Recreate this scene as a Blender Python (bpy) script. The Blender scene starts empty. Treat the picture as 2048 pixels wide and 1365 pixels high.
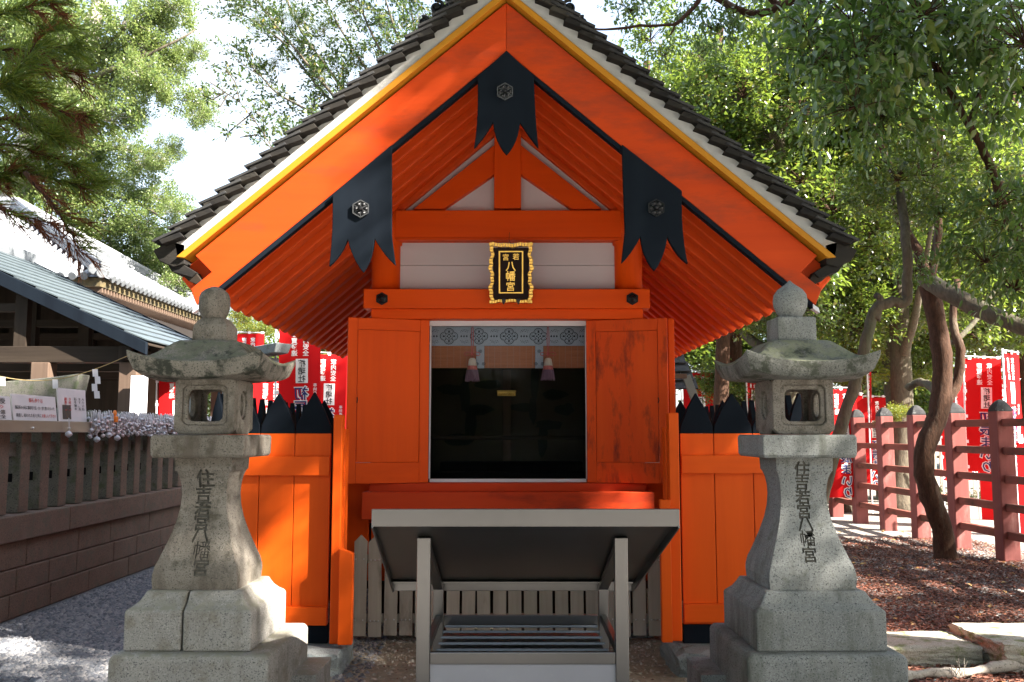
import bpy, math, random
import numpy as np
from mathutils import Vector, Matrix
random.seed(7); rng = np.random.default_rng(7)
SC = bpy.context.scene
COL = SC.collection
PI = math.pi
# ------------------------------------------------------------------ camera
F = 1800.0; TH = math.radians(5.8); CH = 1.5
cam_d = bpy.data.cameras.new('camera'); cam = bpy.data.objects.new('camera', cam_d); COL.objects.link(cam)
cam.location = (0, 0, CH); cam.rotation_euler = (PI/2 + TH, 0, 0)
cam_d.sensor_width = 36; cam_d.lens = 36*F/2048; cam_d.clip_end = 2000; cam_d.clip_start = .05
SC.camera = cam
# ------------------------------------------------------------------ sky, sun, exposure
S = Vector((.70, -.37, .61)).normalized()          # towards the sun
w = bpy.data.worlds.new('World'); SC.world = w; w.use_nodes = True
nt = w.node_tree; nt.nodes.clear()
sky = nt.nodes.new('ShaderNodeTexSky'); sky.sky_type = 'NISHITA'; sky.sun_disc = False
sky.sun_elevation = math.asin(S.z); sky.sun_rotation = math.atan2(S.x, S.y)
sky.air_density = 1.0; sky.dust_density = 2; sky.ozone_density = 1.0
bg = nt.nodes.new('ShaderNodeBackground'); bg.inputs[1].default_value = .12
wo = nt.nodes.new('ShaderNodeOutputWorld')
tcw = nt.nodes.new('ShaderNodeTexCoord'); nw = nt.nodes.new('ShaderNodeTexNoise'); nw.inputs['Scale'].default_value = 2.2; nw.inputs['Detail'].default_value = 5
nt.links.new(tcw.outputs['Generated'], nw.inputs['Vector'])
rw = nt.nodes.new('ShaderNodeMapRange'); rw.inputs[1].default_value = .35; rw.inputs[2].default_value = .62; rw.inputs[3].default_value = .18; rw.inputs[4].default_value = .85
nt.links.new(nw.outputs['Fac'], rw.inputs[0])
mw = nt.nodes.new('ShaderNodeMix'); mw.data_type = 'RGBA'; nt.links.new(rw.outputs[0], mw.inputs[0]); nt.links.new(sky.outputs[0], mw.inputs[6]); mw.inputs[7].default_value = (1.75, 1.9, 2.1, 1)   # thin bright cloud
nt.links.new(mw.outputs[2], bg.inputs[0]); nt.links.new(bg.outputs[0], wo.inputs[0])
sd = bpy.data.lights.new('sun', 'SUN'); sd.energy = 5; sd.angle = math.radians(.55); sd.color = (1, .93, .83)
so = bpy.data.objects.new('sun', sd); COL.objects.link(so)
so.rotation_euler = (-S).to_track_quat('-Z', 'Y').to_euler(); so.location = S*40
SC.view_settings.view_transform = 'Standard'; SC.view_settings.look = 'None'
SC.view_settings.exposure = 2.68; SC.view_settings.gamma = 1; SC.view_settings.use_curve_mapping = False
SC.render.engine = 'CYCLES'
SC.cycles.max_bounces = 8; SC.cycles.transparent_max_bounces = 12

# ------------------------------------------------------------------ measuring helpers (real positions from the survey of the photograph)
cT, sT = math.cos(TH), math.sin(TH)
def Zp(py, Y): return CH + Y*math.tan(TH + math.atan((682.5-py)/F))
def Xp(px, py, Y):
    d = Y*cT + (Zp(py, Y)-CH)*sT
    return (px-1024)/F*d
def W(px, py, Y): return Vector((Xp(px, py, Y), Y, Zp(py, Y)))

# ------------------------------------------------------------------ objects
def thing(name, label, cat, loc=(0,0,0), group=None, kind=None):
    o = bpy.data.objects.new(name, None); COL.objects.link(o); o.location = loc
    o.empty_display_size = .1
    tag(o, label, cat, group, kind); return o
def tag(o, label=None, cat=None, group=None, kind=None):
    if label: o['label'] = label
    if cat: o['category'] = cat
    if group: o['group'] = group
    if kind: o['kind'] = kind
    return o
def wloc(o):
    v = Vector((0,0,0))
    while o is not None: v = v + Vector(o.location); o = o.parent
    return v
def link(name, me, parent=None, loc=None):
    o = bpy.data.objects.new(name, me); COL.objects.link(o)
    if parent is not None: o.parent = parent
    if loc is not None: o.location = Vector(loc) - (wloc(parent) if parent else Vector((0,0,0)))
    return o
def shallow(o, loc=None, parent=None):
    c = o.copy(); COL.objects.link(c)
    if parent is not None: c.parent = parent
    if loc is not None: c.location = loc
    return c
def copy_tree(o, parent=None):
    c = o.copy(); COL.objects.link(c)
    if parent is not None: c.parent = parent
    for ch in [x for x in ALLOBJ() if x.parent == o]: copy_tree(ch, c)
    return c
def ALLOBJ(): return list(COL.objects)

class MB:
    def __init__(s): s.v = []; s.f = []; s.m = []
    def add(s, vs, fs, mi=0):
        b = len(s.v); s.v += [tuple(v) for v in vs]; s.f += [tuple(i+b for i in f) for f in fs]; s.m += [mi]*len(fs); return s
    def box(s, x0, x1, y0, y1, z0, z1, mi=0):
        return s.add([(x0,y0,z0),(x1,y0,z0),(x1,y1,z0),(x0,y1,z0),(x0,y0,z1),(x1,y0,z1),(x1,y1,z1),(x0,y1,z1)],
                     [(0,3,2,1),(4,5,6,7),(0,1,5,4),(1,2,6,5),(2,3,7,6),(3,0,4,7)], mi)
    def bar(s, p, q, wd, ht, up=(0,0,1), mi=0):
        p = Vector(p); q = Vector(q); d = (q-p).normalized(); u = Vector(up); sx = d.cross(u).normalized(); u = sx.cross(d).normalized()
        vs = []
        for c in (p, q):
            for a, b in ((-1,-1),(1,-1),(1,1),(-1,1)): vs.append(c + sx*a*wd/2 + u*b*ht/2)
        return s.add(vs, [(0,1,2,3),(7,6,5,4),(0,4,5,1),(1,5,6,2),(2,6,7,3),(3,7,4,0)], mi)
    def prism(s, poly, y0, y1, mi=0, dy=None):      # poly of (x, z), extruded along y; dy(x,z) shifts y
        n = len(poly); f = dy or (lambda x, z: 0)
        vs = [(x, y0+f(x,z), z) for x, z in poly] + [(x, y1+f(x,z), z) for x, z in poly]
        ar = sum(poly[i][0]*poly[(i+1)%n][1]-poly[(i+1)%n][0]*poly[i][1] for i in range(n))
        a = tuple(range(n)); b = tuple(range(2*n-1, n-1, -1))
        fs = [a, b] + [((i+1)%n, i, i+n, (i+1)%n+n) for i in range(n)]
        if ar < 0: fs = [tuple(reversed(q)) for q in fs]
        return s.add(vs, fs, mi)
    def tube(s, pts, rad, seg=8, mi=0, cap=True):
        pts = [Vector(p) for p in pts]; n = len(pts)
        if not hasattr(rad, '__len__'): rad = [rad]*n
        vs = []; ref = Vector((.31,.77,.55))
        prev = None
        for i, p in enumerate(pts):
            d = (pts[min(i+1,n-1)]-pts[max(i-1,0)])
            if d.length < 1e-9: d = Vector((0,0,1))
            d.normalize()
            a = (prev - d*prev.dot(d)) if prev is not None else d.cross(ref)
            if a.length < 1e-6: a = d.cross(Vector((1,0,0)))
            a.normalize(); prev = a; b = d.cross(a)
            for k in range(seg):
                t = 2*PI*k/seg; vs.append(p + (a*math.cos(t)+b*math.sin(t))*rad[i])
        fs = [(i*seg+k, i*seg+(k+1)%seg, (i+1)*seg+(k+1)%seg, (i+1)*seg+k) for i in range(n-1) for k in range(seg)]
        if cap: fs += [tuple(range(seg-1,-1,-1)), tuple(range((n-1)*seg, n*seg))]
        return s.add(vs, fs, mi)
    def lathe(s, prof, cx=0, cy=0, seg=24, mi=0, axis='z', sq=1):
        vs = []
        for r, z in prof:
            for k in range(seg):
                t = 2*PI*k/seg
                vs.append((cx+r*math.cos(t), cy+r*math.sin(t), z) if axis == 'z' else (cx+r*math.cos(t), z, cy+r*math.sin(t)*sq))
        n = len(prof)
        fs = [(i*seg+k, i*seg+(k+1)%seg, (i+1)*seg+(k+1)%seg, (i+1)*seg+k) for i in range(n-1) for k in range(seg)]
        fs += [tuple(range(seg-1,-1,-1)), tuple(range((n-1)*seg, n*seg))]
        if axis != 'z': fs = [tuple(reversed(f)) for f in fs]
        return s.add(vs, fs, mi)
    def loft(s, rings, mi=0, cap=True):
        n = len(rings[0]); vs = [p for r in rings for p in r]
        fs = [(i*n+k, i*n+(k+1)%n, (i+1)*n+(k+1)%n, (i+1)*n+k) for i in range(len(rings)-1) for k in range(n)]
        if cap: fs += [tuple(range(n-1,-1,-1)), tuple(range((len(rings)-1)*n, len(rings)*n))]
        return s.add(vs, fs, mi)
    def holed(s, outer, hole, y0, y1, mi=0, sw=None):   # ring plate in xz; outer and hole same count
        n = len(outer)
        t = sw or (lambda x, y, z: (x, y, z))
        vs = [t(x,y0,z) for x,z in outer]+[t(x,y0,z) for x,z in hole]+[t(x,y1,z) for x,z in outer]+[t(x,y1,z) for x,z in hole]
        fs = []
        for i in range(n):
            j = (i+1)%n
            fs += [(i,j,n+j,n+i),(2*n+j,2*n+i,3*n+i,3*n+j),(j,i,2*n+i,2*n+j),(n+i,n+j,3*n+j,3*n+i)]
        return s.add(vs, fs, mi)
    def mesh(s, name, mats, origin=(0,0,0), smooth=False):
        me = bpy.data.meshes.new(name); o = Vector(origin)
        me.from_pydata([Vector(v)-o for v in s.v], [], s.f)
        for m in (mats if isinstance(mats, (list, tuple)) else [mats]): me.materials.append(m)
        if max(s.m, default=0) > 0: me.polygons.foreach_set('material_index', s.m)
        if smooth: me.polygons.foreach_set('use_smooth', [True]*len(me.polygons))
        me.update(); return me
    def build(s, name, mats, parent=None, bevel=0, smooth=False, origin=None, seg=2):
        org = Vector(origin) if origin is not None else (wloc(parent) if parent else Vector((0,0,0)))
        o = link(name, s.mesh(name, mats, org, smooth), parent, org if (origin is not None or parent is None) else None)
        if bevel:
            b = o.modifiers.new('bevel', 'BEVEL'); b.width = bevel; b.segments = seg; b.limit_method = 'ANGLE'; b.angle_limit = math.radians(35)
        if smooth == 'auto' or (bevel and seg > 1):
            pass
        return o
def np_mesh(name, V, T, mats, mi=None, smooth=False, k=3):
    me = bpy.data.meshes.new(name); V = np.asarray(V, np.float32); T = np.asarray(T, np.int32)
    me.vertices.add(len(V)); me.vertices.foreach_set('co', V.ravel())
    me.loops.add(T.size); me.loops.foreach_set('vertex_index', T.ravel())
    me.polygons.add(len(T)); me.polygons.foreach_set('loop_start', np.arange(0, T.size, k, dtype=np.int32))
    me.polygons.foreach_set('loop_total', np.full(len(T), k, np.int32))
    for m in (mats if isinstance(mats, (list, tuple)) else [mats]): me.materials.append(m)
    if mi is not None: me.polygons.foreach_set('material_index', np.asarray(mi, np.int32))
    if smooth: me.polygons.foreach_set('use_smooth', np.ones(len(T), bool))
    me.update(calc_edges=True); return me

# ------------------------------------------------------------------ materials
def nodes(name):
    m = bpy.data.materials.new(name); m.use_nodes = True; t = m.node_tree
    return m, t, t.nodes['Principled BSDF'], t.links
def coords(t, L, stretch=(1,1,1), rot=None):
    tc = t.nodes.new('ShaderNodeTexCoord'); oi = t.nodes.new('ShaderNodeObjectInfo')
    mu = t.nodes.new('ShaderNodeMath'); mu.operation = 'MULTIPLY'; mu.inputs[1].default_value = 41
    L.new(oi.outputs['Random'], mu.inputs[0])
    ad = t.nodes.new('ShaderNodeVectorMath'); L.new(tc.outputs['Object'], ad.inputs[0]); L.new(mu.outputs[0], ad.inputs[1])
    mp = t.nodes.new('ShaderNodeMapping'); mp.inputs['Scale'].default_value = stretch
    if rot: mp.inputs['Rotation'].default_value = rot
    L.new(ad.outputs[0], mp.inputs[0]); return mp.outputs[0]
def noise(t, L, co, sc, det=4, ro=.55):
    n = t.nodes.new('ShaderNodeTexNoise'); n.inputs['Scale'].default_value = sc; n.inputs['Detail'].default_value = det; n.inputs['Roughness'].default_value = ro
    L.new(co, n.inputs['Vector']); return n.outputs['Fac']
def ramp(t, L, fac, a, b, ca=(0,0,0), cb=(1,1,1)):
    r = t.nodes.new('ShaderNodeValToRGB'); r.color_ramp.elements[0].position = a; r.color_ramp.elements[1].position = b
    r.color_ramp.elements[0].color = (*ca, 1); r.color_ramp.elements[1].color = (*cb, 1); L.new(fac, r.inputs[0]); return r.outputs[0]
def mix(t, L, fac, a, b, mode='MIX'):
    m = t.nodes.new('ShaderNodeMix'); m.data_type = 'RGBA'; m.blend_type = mode
    if isinstance(fac, (int, float)): m.inputs[0].default_value = fac
    else: L.new(fac, m.inputs[0])
    for i, v in ((6, a), (7, b)):
        if isinstance(v, tuple): m.inputs[i].default_value = (*v, 1)
        else: L.new(v, m.inputs[i])
    return m.outputs[2]
def bump(t, L, p, h, st, dist=.01):
    b = t.nodes.new('ShaderNodeBump'); b.inputs['Strength'].default_value = st; b.inputs['Distance'].default_value = dist
    L.new(h, b.inputs['Height']); L.new(b.outputs[0], p.inputs['Normal']); return b
def simple(name, c, rough=.6, metal=0, c2=None, sc=6, stretch=(1,1,1), bst=0, bsc=60, bd=.003, spots=None, spc=2.5, thr=(.55,.75), spec=.5):
    m, t, p, L = nodes(name); co = coords(t, L, stretch)
    col = (*c,) ; out = None
    if c2: out = mix(t, L, ramp(t, L, noise(t, L, co, sc), .3, .7), c, c2)
    if spots:
        co2 = coords(t, L, stretch)
        out = mix(t, L, ramp(t, L, noise(t, L, co2, spc, 6, .65), *thr), out if out else c, spots)
    if out: L.new(out, p.inputs['Base Color'])
    else: p.inputs['Base Color'].default_value = (*c, 1)
    p.inputs['Roughness'].default_value = rough; p.inputs['Metallic'].default_value = metal
    p.inputs['Specular IOR Level'].default_value = spec
    if bst: bump(t, L, p, noise(t, L, co, bsc, 5, .6), bst, bd)
    return m
def wood(name, c, c2, rough=.6, ax='z', bst=.25, spots=None, thr=(.6,.78), spec=.25, fine=9, spc=1.2, bd=.004):
    st = {'z': (1,1,.06 if bd < .01 else .35), 'x': (.06,1,1), 'y': (1,.06,1)}[ax]
    m, t, p, L = nodes(name); co = coords(t, L, st)
    g = noise(t, L, co, fine, 6, .65)
    out = mix(t, L, ramp(t, L, g, .3, .72), c, c2)
    if spots:
        st2 = {'z': (1,1,.28), 'x': (.28,1,1), 'y': (1,.28,1)}[ax]
        co2 = coords(t, L, st2)
        out = mix(t, L, ramp(t, L, noise(t, L, co2, spc*3, 7, .72), *thr), out, spots)
    L.new(out, p.inputs['Base Color']); p.inputs['Roughness'].default_value = rough; p.inputs['Specular IOR Level'].default_value = spec*.6
    co3 = coords(t, L, st)
    bump(t, L, p, noise(t, L, co3, 26, 6, .7), bst, bd)
    return m
def granite(name, c, c2, dark, moss=None, moss_thr=(.5,.62), bst=.6, grain=140, streak=None, top=None):
    m, t, p, L = nodes(name); co = coords(t, L)
    base = mix(t, L, ramp(t, L, noise(t, L, co, 3.2, 5, .6), .3, .7), c, c2)
    gr = noise(t, L, co, grain, 2, .7)
    base = mix(t, L, ramp(t, L, gr, .55, .66), base, dark)
    gl = noise(t, L, co, grain*.8, 1, .5)
    lt = mix(t, L, ramp(t, L, gl, .6, .7), base, tuple(min(1, v*1.7) for v in c))
    base = mix(t, L, .6, base, lt)
    if streak:
        cs = coords(t, L, (1,1,.25)); base = mix(t, L, ramp(t, L, noise(t, L, cs, 7, 5, .65), .5, .72), base, streak)
    if moss:
        base = mix(t, L, ramp(t, L, noise(t, L, co, 9, 7, .7), *moss_thr), base, moss)
    if top:
        ge = t.nodes.new('ShaderNodeNewGeometry'); sx = t.nodes.new('ShaderNodeSeparateXYZ'); L.new(ge.outputs['Normal'], sx.inputs[0])
        mm = t.nodes.new('ShaderNodeMath'); mm.operation = 'MULTIPLY'; L.new(ramp(t, L, sx.outputs[2], .35, .8), mm.inputs[0])
        L.new(ramp(t, L, noise(t, L, co, 16, 6, .75), .40, .56), mm.inputs[1]); base = mix(t, L, mm.outputs[0], base, top)
    L.new(base, p.inputs['Base Color']); p.inputs['Roughness'].default_value = .85; p.inputs['Specular IOR Level'].default_value = .25
    h = noise(t, L, co, 75, 6, .75); bump(t, L, p, h, bst, .006)
    return m
def leafmat(name, cols, trans, tw=.4, rough=.35, spec=.5):
    m, t, p, L = nodes(name)
    ge = t.nodes.new('ShaderNodeNewGeometry'); r = t.nodes.new('ShaderNodeValToRGB'); L.new(ge.outputs['Random Per Island'], r.inputs[0])
    e = r.color_ramp.elements; e[0].position = 0; e[1].position = 1; e[0].color = (*cols[0][1], 1); e[1].color = (*cols[-1][1], 1)
    for pos, c in cols[1:-1]:
        x = e.new(pos); x.color = (*c, 1)
    L.new(r.outputs[0], p.inputs['Base Color']); p.inputs['Roughness'].default_value = rough; p.inputs['Specular IOR Level'].default_value = spec
    tr = t.nodes.new('ShaderNodeBsdfTranslucent'); L.new(mix(t, L, .65, r.outputs[0], trans), tr.inputs[0])
    ms = t.nodes.new('ShaderNodeMixShader'); ms.inputs[0].default_value = tw
    L.new(p.outputs[0], ms.inputs[1]); L.new(tr.outputs[0], ms.inputs[2])
    L.new(ms.outputs[0], t.nodes['Material Output'].inputs[0]); return m

ORG = (.80,.088,.003); ORG2 = (.70,.070,.003)
M = {}
M['orange_z'] = wood('orange paint upright', ORG, ORG2, .5, 'z', .10, (.50,.05,.008), (.60,.74))
M['orange_x'] = wood('orange paint level', ORG, ORG2, .5, 'x', .10, (.50,.05,.008), (.60,.74))
M['orange_y'] = simple('orange paint rafters', (.74,.080,.005), .6, c2=(.66,.066,.004), sc=3, spec=.25)
M['orange_worn'] = wood('worn orange paint', (.72,.085,.009), (.62,.06,.006), .6, 'z', .22, (.13,.02,.012), (.52,.70), spc=2.2)
M['orange_beam'] = wood('weathered red orange beam', (.60,.06,.012), (.50,.04,.010), .62, 'x', .22, (.20,.022,.012), (.55,.74))
M['orange_barge'] = wood('weathered barge paint', (.52,.054,.006), (.44,.042,.005), .55, 'x', .14, (.17,.034,.018), (.50,.74), spc=1.2)
M['orange_lit'] = wood('light orange fence paint', (.76,.100,.006), (.66,.080,.005), .5, 'z', .10, (.55,.07,.01), (.62,.8))  # the wing fences' own lighter orange
M['orange_fencex'] = wood('light orange fence rail paint', (.76,.100,.006), (.66,.080,.005), .5, 'x', .10, (.55,.07,.01), (.62,.8))
M['yellow'] = simple('yellow ochre paint', (.47,.20,.012), .6, spec=.2, c2=(.40,.165,.012), sc=5, bst=.1)
M['black'] = simple('blue black paint', (.0055,.008,.0125), .75, spec=.06, c2=(.008,.012,.018), sc=5, stretch=(1,1,.1), bst=.12, bsc=30)
M['black_metal'] = simple('black iron', (.014,.014,.016), .38, .5, bst=.2, bsc=40)
M['lit_edge'] = simple('sunlit iron edge', (.07,.072,.075), .5, .3)  # paler edge colour stands in for sun on two of the bosses
M['white_pl'] = simple('white roof plaster', (.46,.45,.43), .8, c2=(.36,.355,.34), sc=8, bst=.4, bsc=25, bd=.01, spots=(.30,.22,.13), spc=6, thr=(.62,.8))
M['white_wall'] = simple('white painted boards', (.60,.56,.57), .7, c2=(.55,.51,.52), sc=4, stretch=(.2,1,1), bst=.12, bsc=20)
M['white_trim'] = simple('white painted trim', (.72,.71,.74), .55)
M['tile'] = simple('grey black cypress shingle', (.012,.0115,.012), .85, spec=.15, c2=(.028,.025,.021), sc=9, stretch=(.4,1,1), bst=.6, bsc=30, bd=.006, spots=(.075,.068,.055), spc=5, thr=(.58,.74))
M['tile_top'] = simple('sun bleached roof tile', (.024,.024,.026), .8, spec=.2, c2=(.05,.05,.05), sc=8, bst=.3, bsc=30)
M['kawara'] = simple('silver grey roof tile', (.30,.31,.33), .4, c2=(.24,.25,.27), sc=3, bst=.1, spec=.6)
M['kawara_d'] = simple('dark ridge tile', (.10,.11,.12), .5, c2=(.16,.17,.18), sc=6)
M['copper'] = simple('blue grey sheet roof', (.05,.066,.076), .45, c2=(.08,.10,.11), sc=3, stretch=(.3,1,1), bst=.1, spec=.6)
M['darkwood'] = wood('dark brown timber', (.022,.016,.012), (.04,.03,.022), .7, 'z', .3)
M['darkwoodx'] = wood('dark brown beam', (.022,.016,.012), (.04,.03,.022), .7, 'x', .3)
M['browntimber'] = wood('brown weathered post', (.13,.09,.065), (.09,.06,.045), .75, 'z', .3)
M['picket'] = wood('silver weathered picket', (.44,.38,.31), (.29,.245,.20), .7, 'z', .5, (.12,.085,.06), (.62,.8))
M['nail'] = simple('nail steel', (.6,.6,.6), .3, .9)
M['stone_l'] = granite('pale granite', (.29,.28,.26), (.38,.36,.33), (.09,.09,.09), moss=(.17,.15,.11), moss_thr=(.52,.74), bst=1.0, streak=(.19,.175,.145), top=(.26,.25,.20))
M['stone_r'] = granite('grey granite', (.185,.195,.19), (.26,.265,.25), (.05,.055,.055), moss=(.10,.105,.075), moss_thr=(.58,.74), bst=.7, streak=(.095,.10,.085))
M['stone_cap'] = granite('lichen grown granite', (.16,.145,.12), (.24,.22,.185), (.045,.045,.04), moss=(.04,.043,.033), moss_thr=(.49,.58), bst=1.0, streak=(.07,.068,.055), top=(.13,.135,.09))
M['stone_capr'] = granite('mossy dark granite', (.14,.14,.125), (.20,.20,.18), (.04,.045,.04), moss=(.05,.055,.04), moss_thr=(.50,.60), bst=1.0, streak=(.06,.06,.05), top=(.19,.20,.13))
M['stone_mid'] = granite('warm granite', (.17,.15,.125), (.26,.235,.20), (.05,.045,.04), moss=(.09,.08,.06), moss_thr=(.52,.66), bst=1.0, streak=(.12,.10,.08))
M['carve'] = simple('darker carved stone', (.07,.068,.058), .9, c2=(.12,.11,.09), sc=60)  # cut faces of the lettering, darker than the stone around
M['pinkstone'] = granite('pinkish brown granite', (.125,.085,.065), (.17,.12,.095), (.06,.05,.045), moss=(.10,.095,.075), moss_thr=(.5,.7), bst=.5, grain=90)
M['darkstone'] = granite('mossy fence granite', (.10,.10,.088), (.15,.14,.12), (.04,.04,.04), moss=(.07,.085,.05), moss_thr=(.5,.65), bst=.5, grain=90)
M['rough'] = granite('rough cut kerb stone', (.34,.32,.26), (.44,.41,.34), (.15,.14,.12), moss=(.17,.19,.08), moss_thr=(.50,.62), bst=1.0)
M['bluestone'] = granite('blue grey rough stone', (.15,.18,.19), (.24,.26,.26), (.07,.08,.085), moss=(.12,.13,.09), moss_thr=(.58,.7), bst=1.0)
M['red_fence'] = wood('faded red concrete post', (.25,.085,.075), (.17,.06,.055), .85, 'z', .35, (.36,.19,.17), (.56,.76))
M['red_rail'] = wood('stained red rail', (.27,.085,.065), (.15,.055,.04), .85, 'y', .35, (.075,.05,.035), (.5,.66))
M['post_cap'] = simple('weathered grey post top', (.035,.035,.036), .9, c2=(.018,.018,.02), sc=14, bst=.5, bsc=40, spots=(.20,.21,.20), spc=9, thr=(.60,.70))
M['gold'] = simple('gilded wood', (.80,.50,.12), .33, .85, c2=(.55,.33,.07), sc=20)
M['lacquer'] = simple('dark brown lacquer', (.018,.007,.005), .6, spec=.15)
M['papyrus'] = simple('sign paper', (.66,.62,.64), .8, c2=(.58,.55,.58), sc=5)
M['ink'] = simple('black ink', (.012,.012,.016), .7)
M['ink_red'] = simple('red ink', (.5,.03,.02), .7)
M['photo_dark'] = simple('dark printed picture', (.03,.035,.05), .6, c2=(.10,.06,.03), sc=30)
M['navy'] = simple('navy lettering', (.02,.03,.14), .8)
M['white_ink'] = simple('white lettering', (.78,.76,.74), .8)
M['plastic'] = simple('white plastic pole', (.75,.75,.77), .35)
M['rope'] = simple('twisted straw rope', (.30,.22,.10), .9)
M['cord_red'] = simple('faded red cord', (.55,.10,.10), .8)
M['void'] = simple('near black interior shade', (.005,.005,.006), .9, spec=.1)  # near black stands in for shade inside the shrine and post slots
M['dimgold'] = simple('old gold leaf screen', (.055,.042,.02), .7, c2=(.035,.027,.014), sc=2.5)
M['pine_paint'] = simple('painted pine', (.006,.012,.008), .8)
M['brocade'] = simple('grey blue brocade', (.46,.52,.60), .85, c2=(.36,.42,.50), sc=150, bst=.2, bsc=300)
M['brocade_d'] = simple('dark brocade thread', (.012,.018,.028), .85)
M['blind'] = wood('split bamboo blind', (.50,.20,.10), (.36,.14,.07), .7, 'x', .4, fine=60)
M['thread'] = simple('pale thread', (.42,.25,.17), .8)
M['tas_w'] = simple('cream silk tassel', (.75,.68,.58), .8, c2=(.6,.53,.45), sc=100, stretch=(1,1,.05))
M['tas_p'] = simple('pink silk tassel', (.65,.20,.18), .8, c2=(.5,.14,.13), sc=100, stretch=(1,1,.05))
M['tas_v'] = simple('purple silk tassel', (.24,.14,.20), .8, c2=(.14,.08,.13), sc=100, stretch=(1,1,.05))
M['bark'] = wood('brown tree bark', (.085,.045,.028), (.035,.02,.014), .9, 'z', 1.0, (.15,.12,.09), (.58,.74), fine=30, bd=.02)
M['bark_g'] = wood('grey tree bark', (.15,.125,.09), (.065,.055,.042), .9, 'z', 1.0, (.10,.11,.07), (.5,.7), fine=26, bd=.02)
M['bark_p'] = granite('pale smooth bark', (.33,.29,.25), (.42,.38,.32), (.17,.15,.12), bst=.5, grain=60)
def steel(name, c, r):
    m, t, p, L = nodes(name); co = coords(t, L, (.02,1,1)); co2 = coords(t, L)
    L.new(mix(t, L, ramp(t, L, noise(t, L, co2, 2, 3, .5), .35, .8), c, tuple(v*.8 for v in c)), p.inputs['Base Color'])
    p.inputs['Metallic'].default_value = .9
    p.inputs['Roughness'].default_value = r
    return m
M['steel'] = steel('brushed stainless steel', (.18,.172,.168), .30)
M['slat'] = simple('dull blue grey steel slat', (.20,.22,.25), .45, .3, c2=(.12,.135,.16), sc=3, stretch=(.1,1,1))
M['steel_w'] = simple('scuffed pale acrylic sheet', (.28,.28,.31), .4, c2=(.24,.24,.27), sc=2, spots=(.28,.28,.31), spc=18, thr=(.6,.7))
M['steel_rail'] = steel('steel ledge', (.42,.35,.31), .32)
m, t, p, L = nodes('window glass'); tr = t.nodes.new('ShaderNodeBsdfTransparent'); gl = t.nodes.new('ShaderNodeBsdfGlossy'); gl.inputs['Roughness'].default_value = .01
tr.inputs[0].default_value = (.86,.87,.88,1)
ms = t.nodes.new('ShaderNodeMixShader'); ms.inputs[0].default_value = .004; L.new(tr.outputs[0], ms.inputs[1]); L.new(gl.outputs[0], ms.inputs[2]); L.new(ms.outputs[0], t.nodes['Material Output'].inputs[0]); M['glass'] = m
def cloth(name, c, tw=.35):
    m, t, p, L = nodes(name); co = coords(t, L)
    col = mix(t, L, ramp(t, L, noise(t, L, co, 2, 3), .3, .7), c, tuple(v*.85 for v in c))
    L.new(col, p.inputs['Base Color']); p.inputs['Roughness'].default_value = .9; p.inputs['Specular IOR Level'].default_value = .1
    tr = t.nodes.new('ShaderNodeBsdfTranslucent'); L.new(col, tr.inputs[0]); ms = t.nodes.new('ShaderNodeMixShader'); ms.inputs[0].default_value = tw
    L.new(p.outputs[0], ms.inputs[1]); L.new(tr.outputs[0], ms.inputs[2]); L.new(ms.outputs[0], t.nodes['Material Output'].inputs[0]); return m
M['flag'] = cloth('red banner cloth', (.58,.012,.014))
M['paperw'] = cloth('white paper', (.72,.70,.74), .3)

# leaves
LM = {
 'small': leafmat('small green leaves', [(0,(.010,.032,.008)),(.45,(.034,.075,.015)),(.8,(.085,.13,.020)),(.97,(.19,.19,.03)),(1,(.34,.18,.03))], (.31,.43,.055), .42, .30, .9),
 'big': leafmat('large drooping leaves', [(0,(.022,.055,.018)),(.5,(.045,.09,.026)),(.85,(.09,.13,.03)),(1,(.18,.19,.04))], (.20,.34,.05), .40, .30, .6),
 'camphor': leafmat('bright camphor leaves', [(0,(.05,.09,.025)),(.5,(.11,.165,.045)),(1,(.22,.25,.09))], (.36,.46,.12), .40, .35, .7),
 'thin': leafmat('dark evergreen leaves', [(0,(.018,.04,.012)),(.6,(.045,.08,.02)),(.95,(.09,.11,.02)),(1,(.25,.18,.03))], (.16,.26,.04), .3),
 'yellow': leafmat('yellow green maple leaves', [(0,(.06,.12,.02)),(.6,(.10,.15,.02)),(1,(.26,.20,.03))], (.36,.38,.05), .45),
 'needle': leafmat('cedar needles', [(0,(.025,.055,.012)),(.5,(.07,.12,.018)),(.82,(.16,.20,.025)),(1,(.24,.25,.04))], (.34,.42,.05), .4, .5, .3),
 'needle_b': leafmat('dead brown needles', [(0,(.07,.022,.010)),(.6,(.15,.05,.02)),(1,(.22,.08,.03))], (.25,.09,.03), .25, .6, .2),
}

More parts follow.
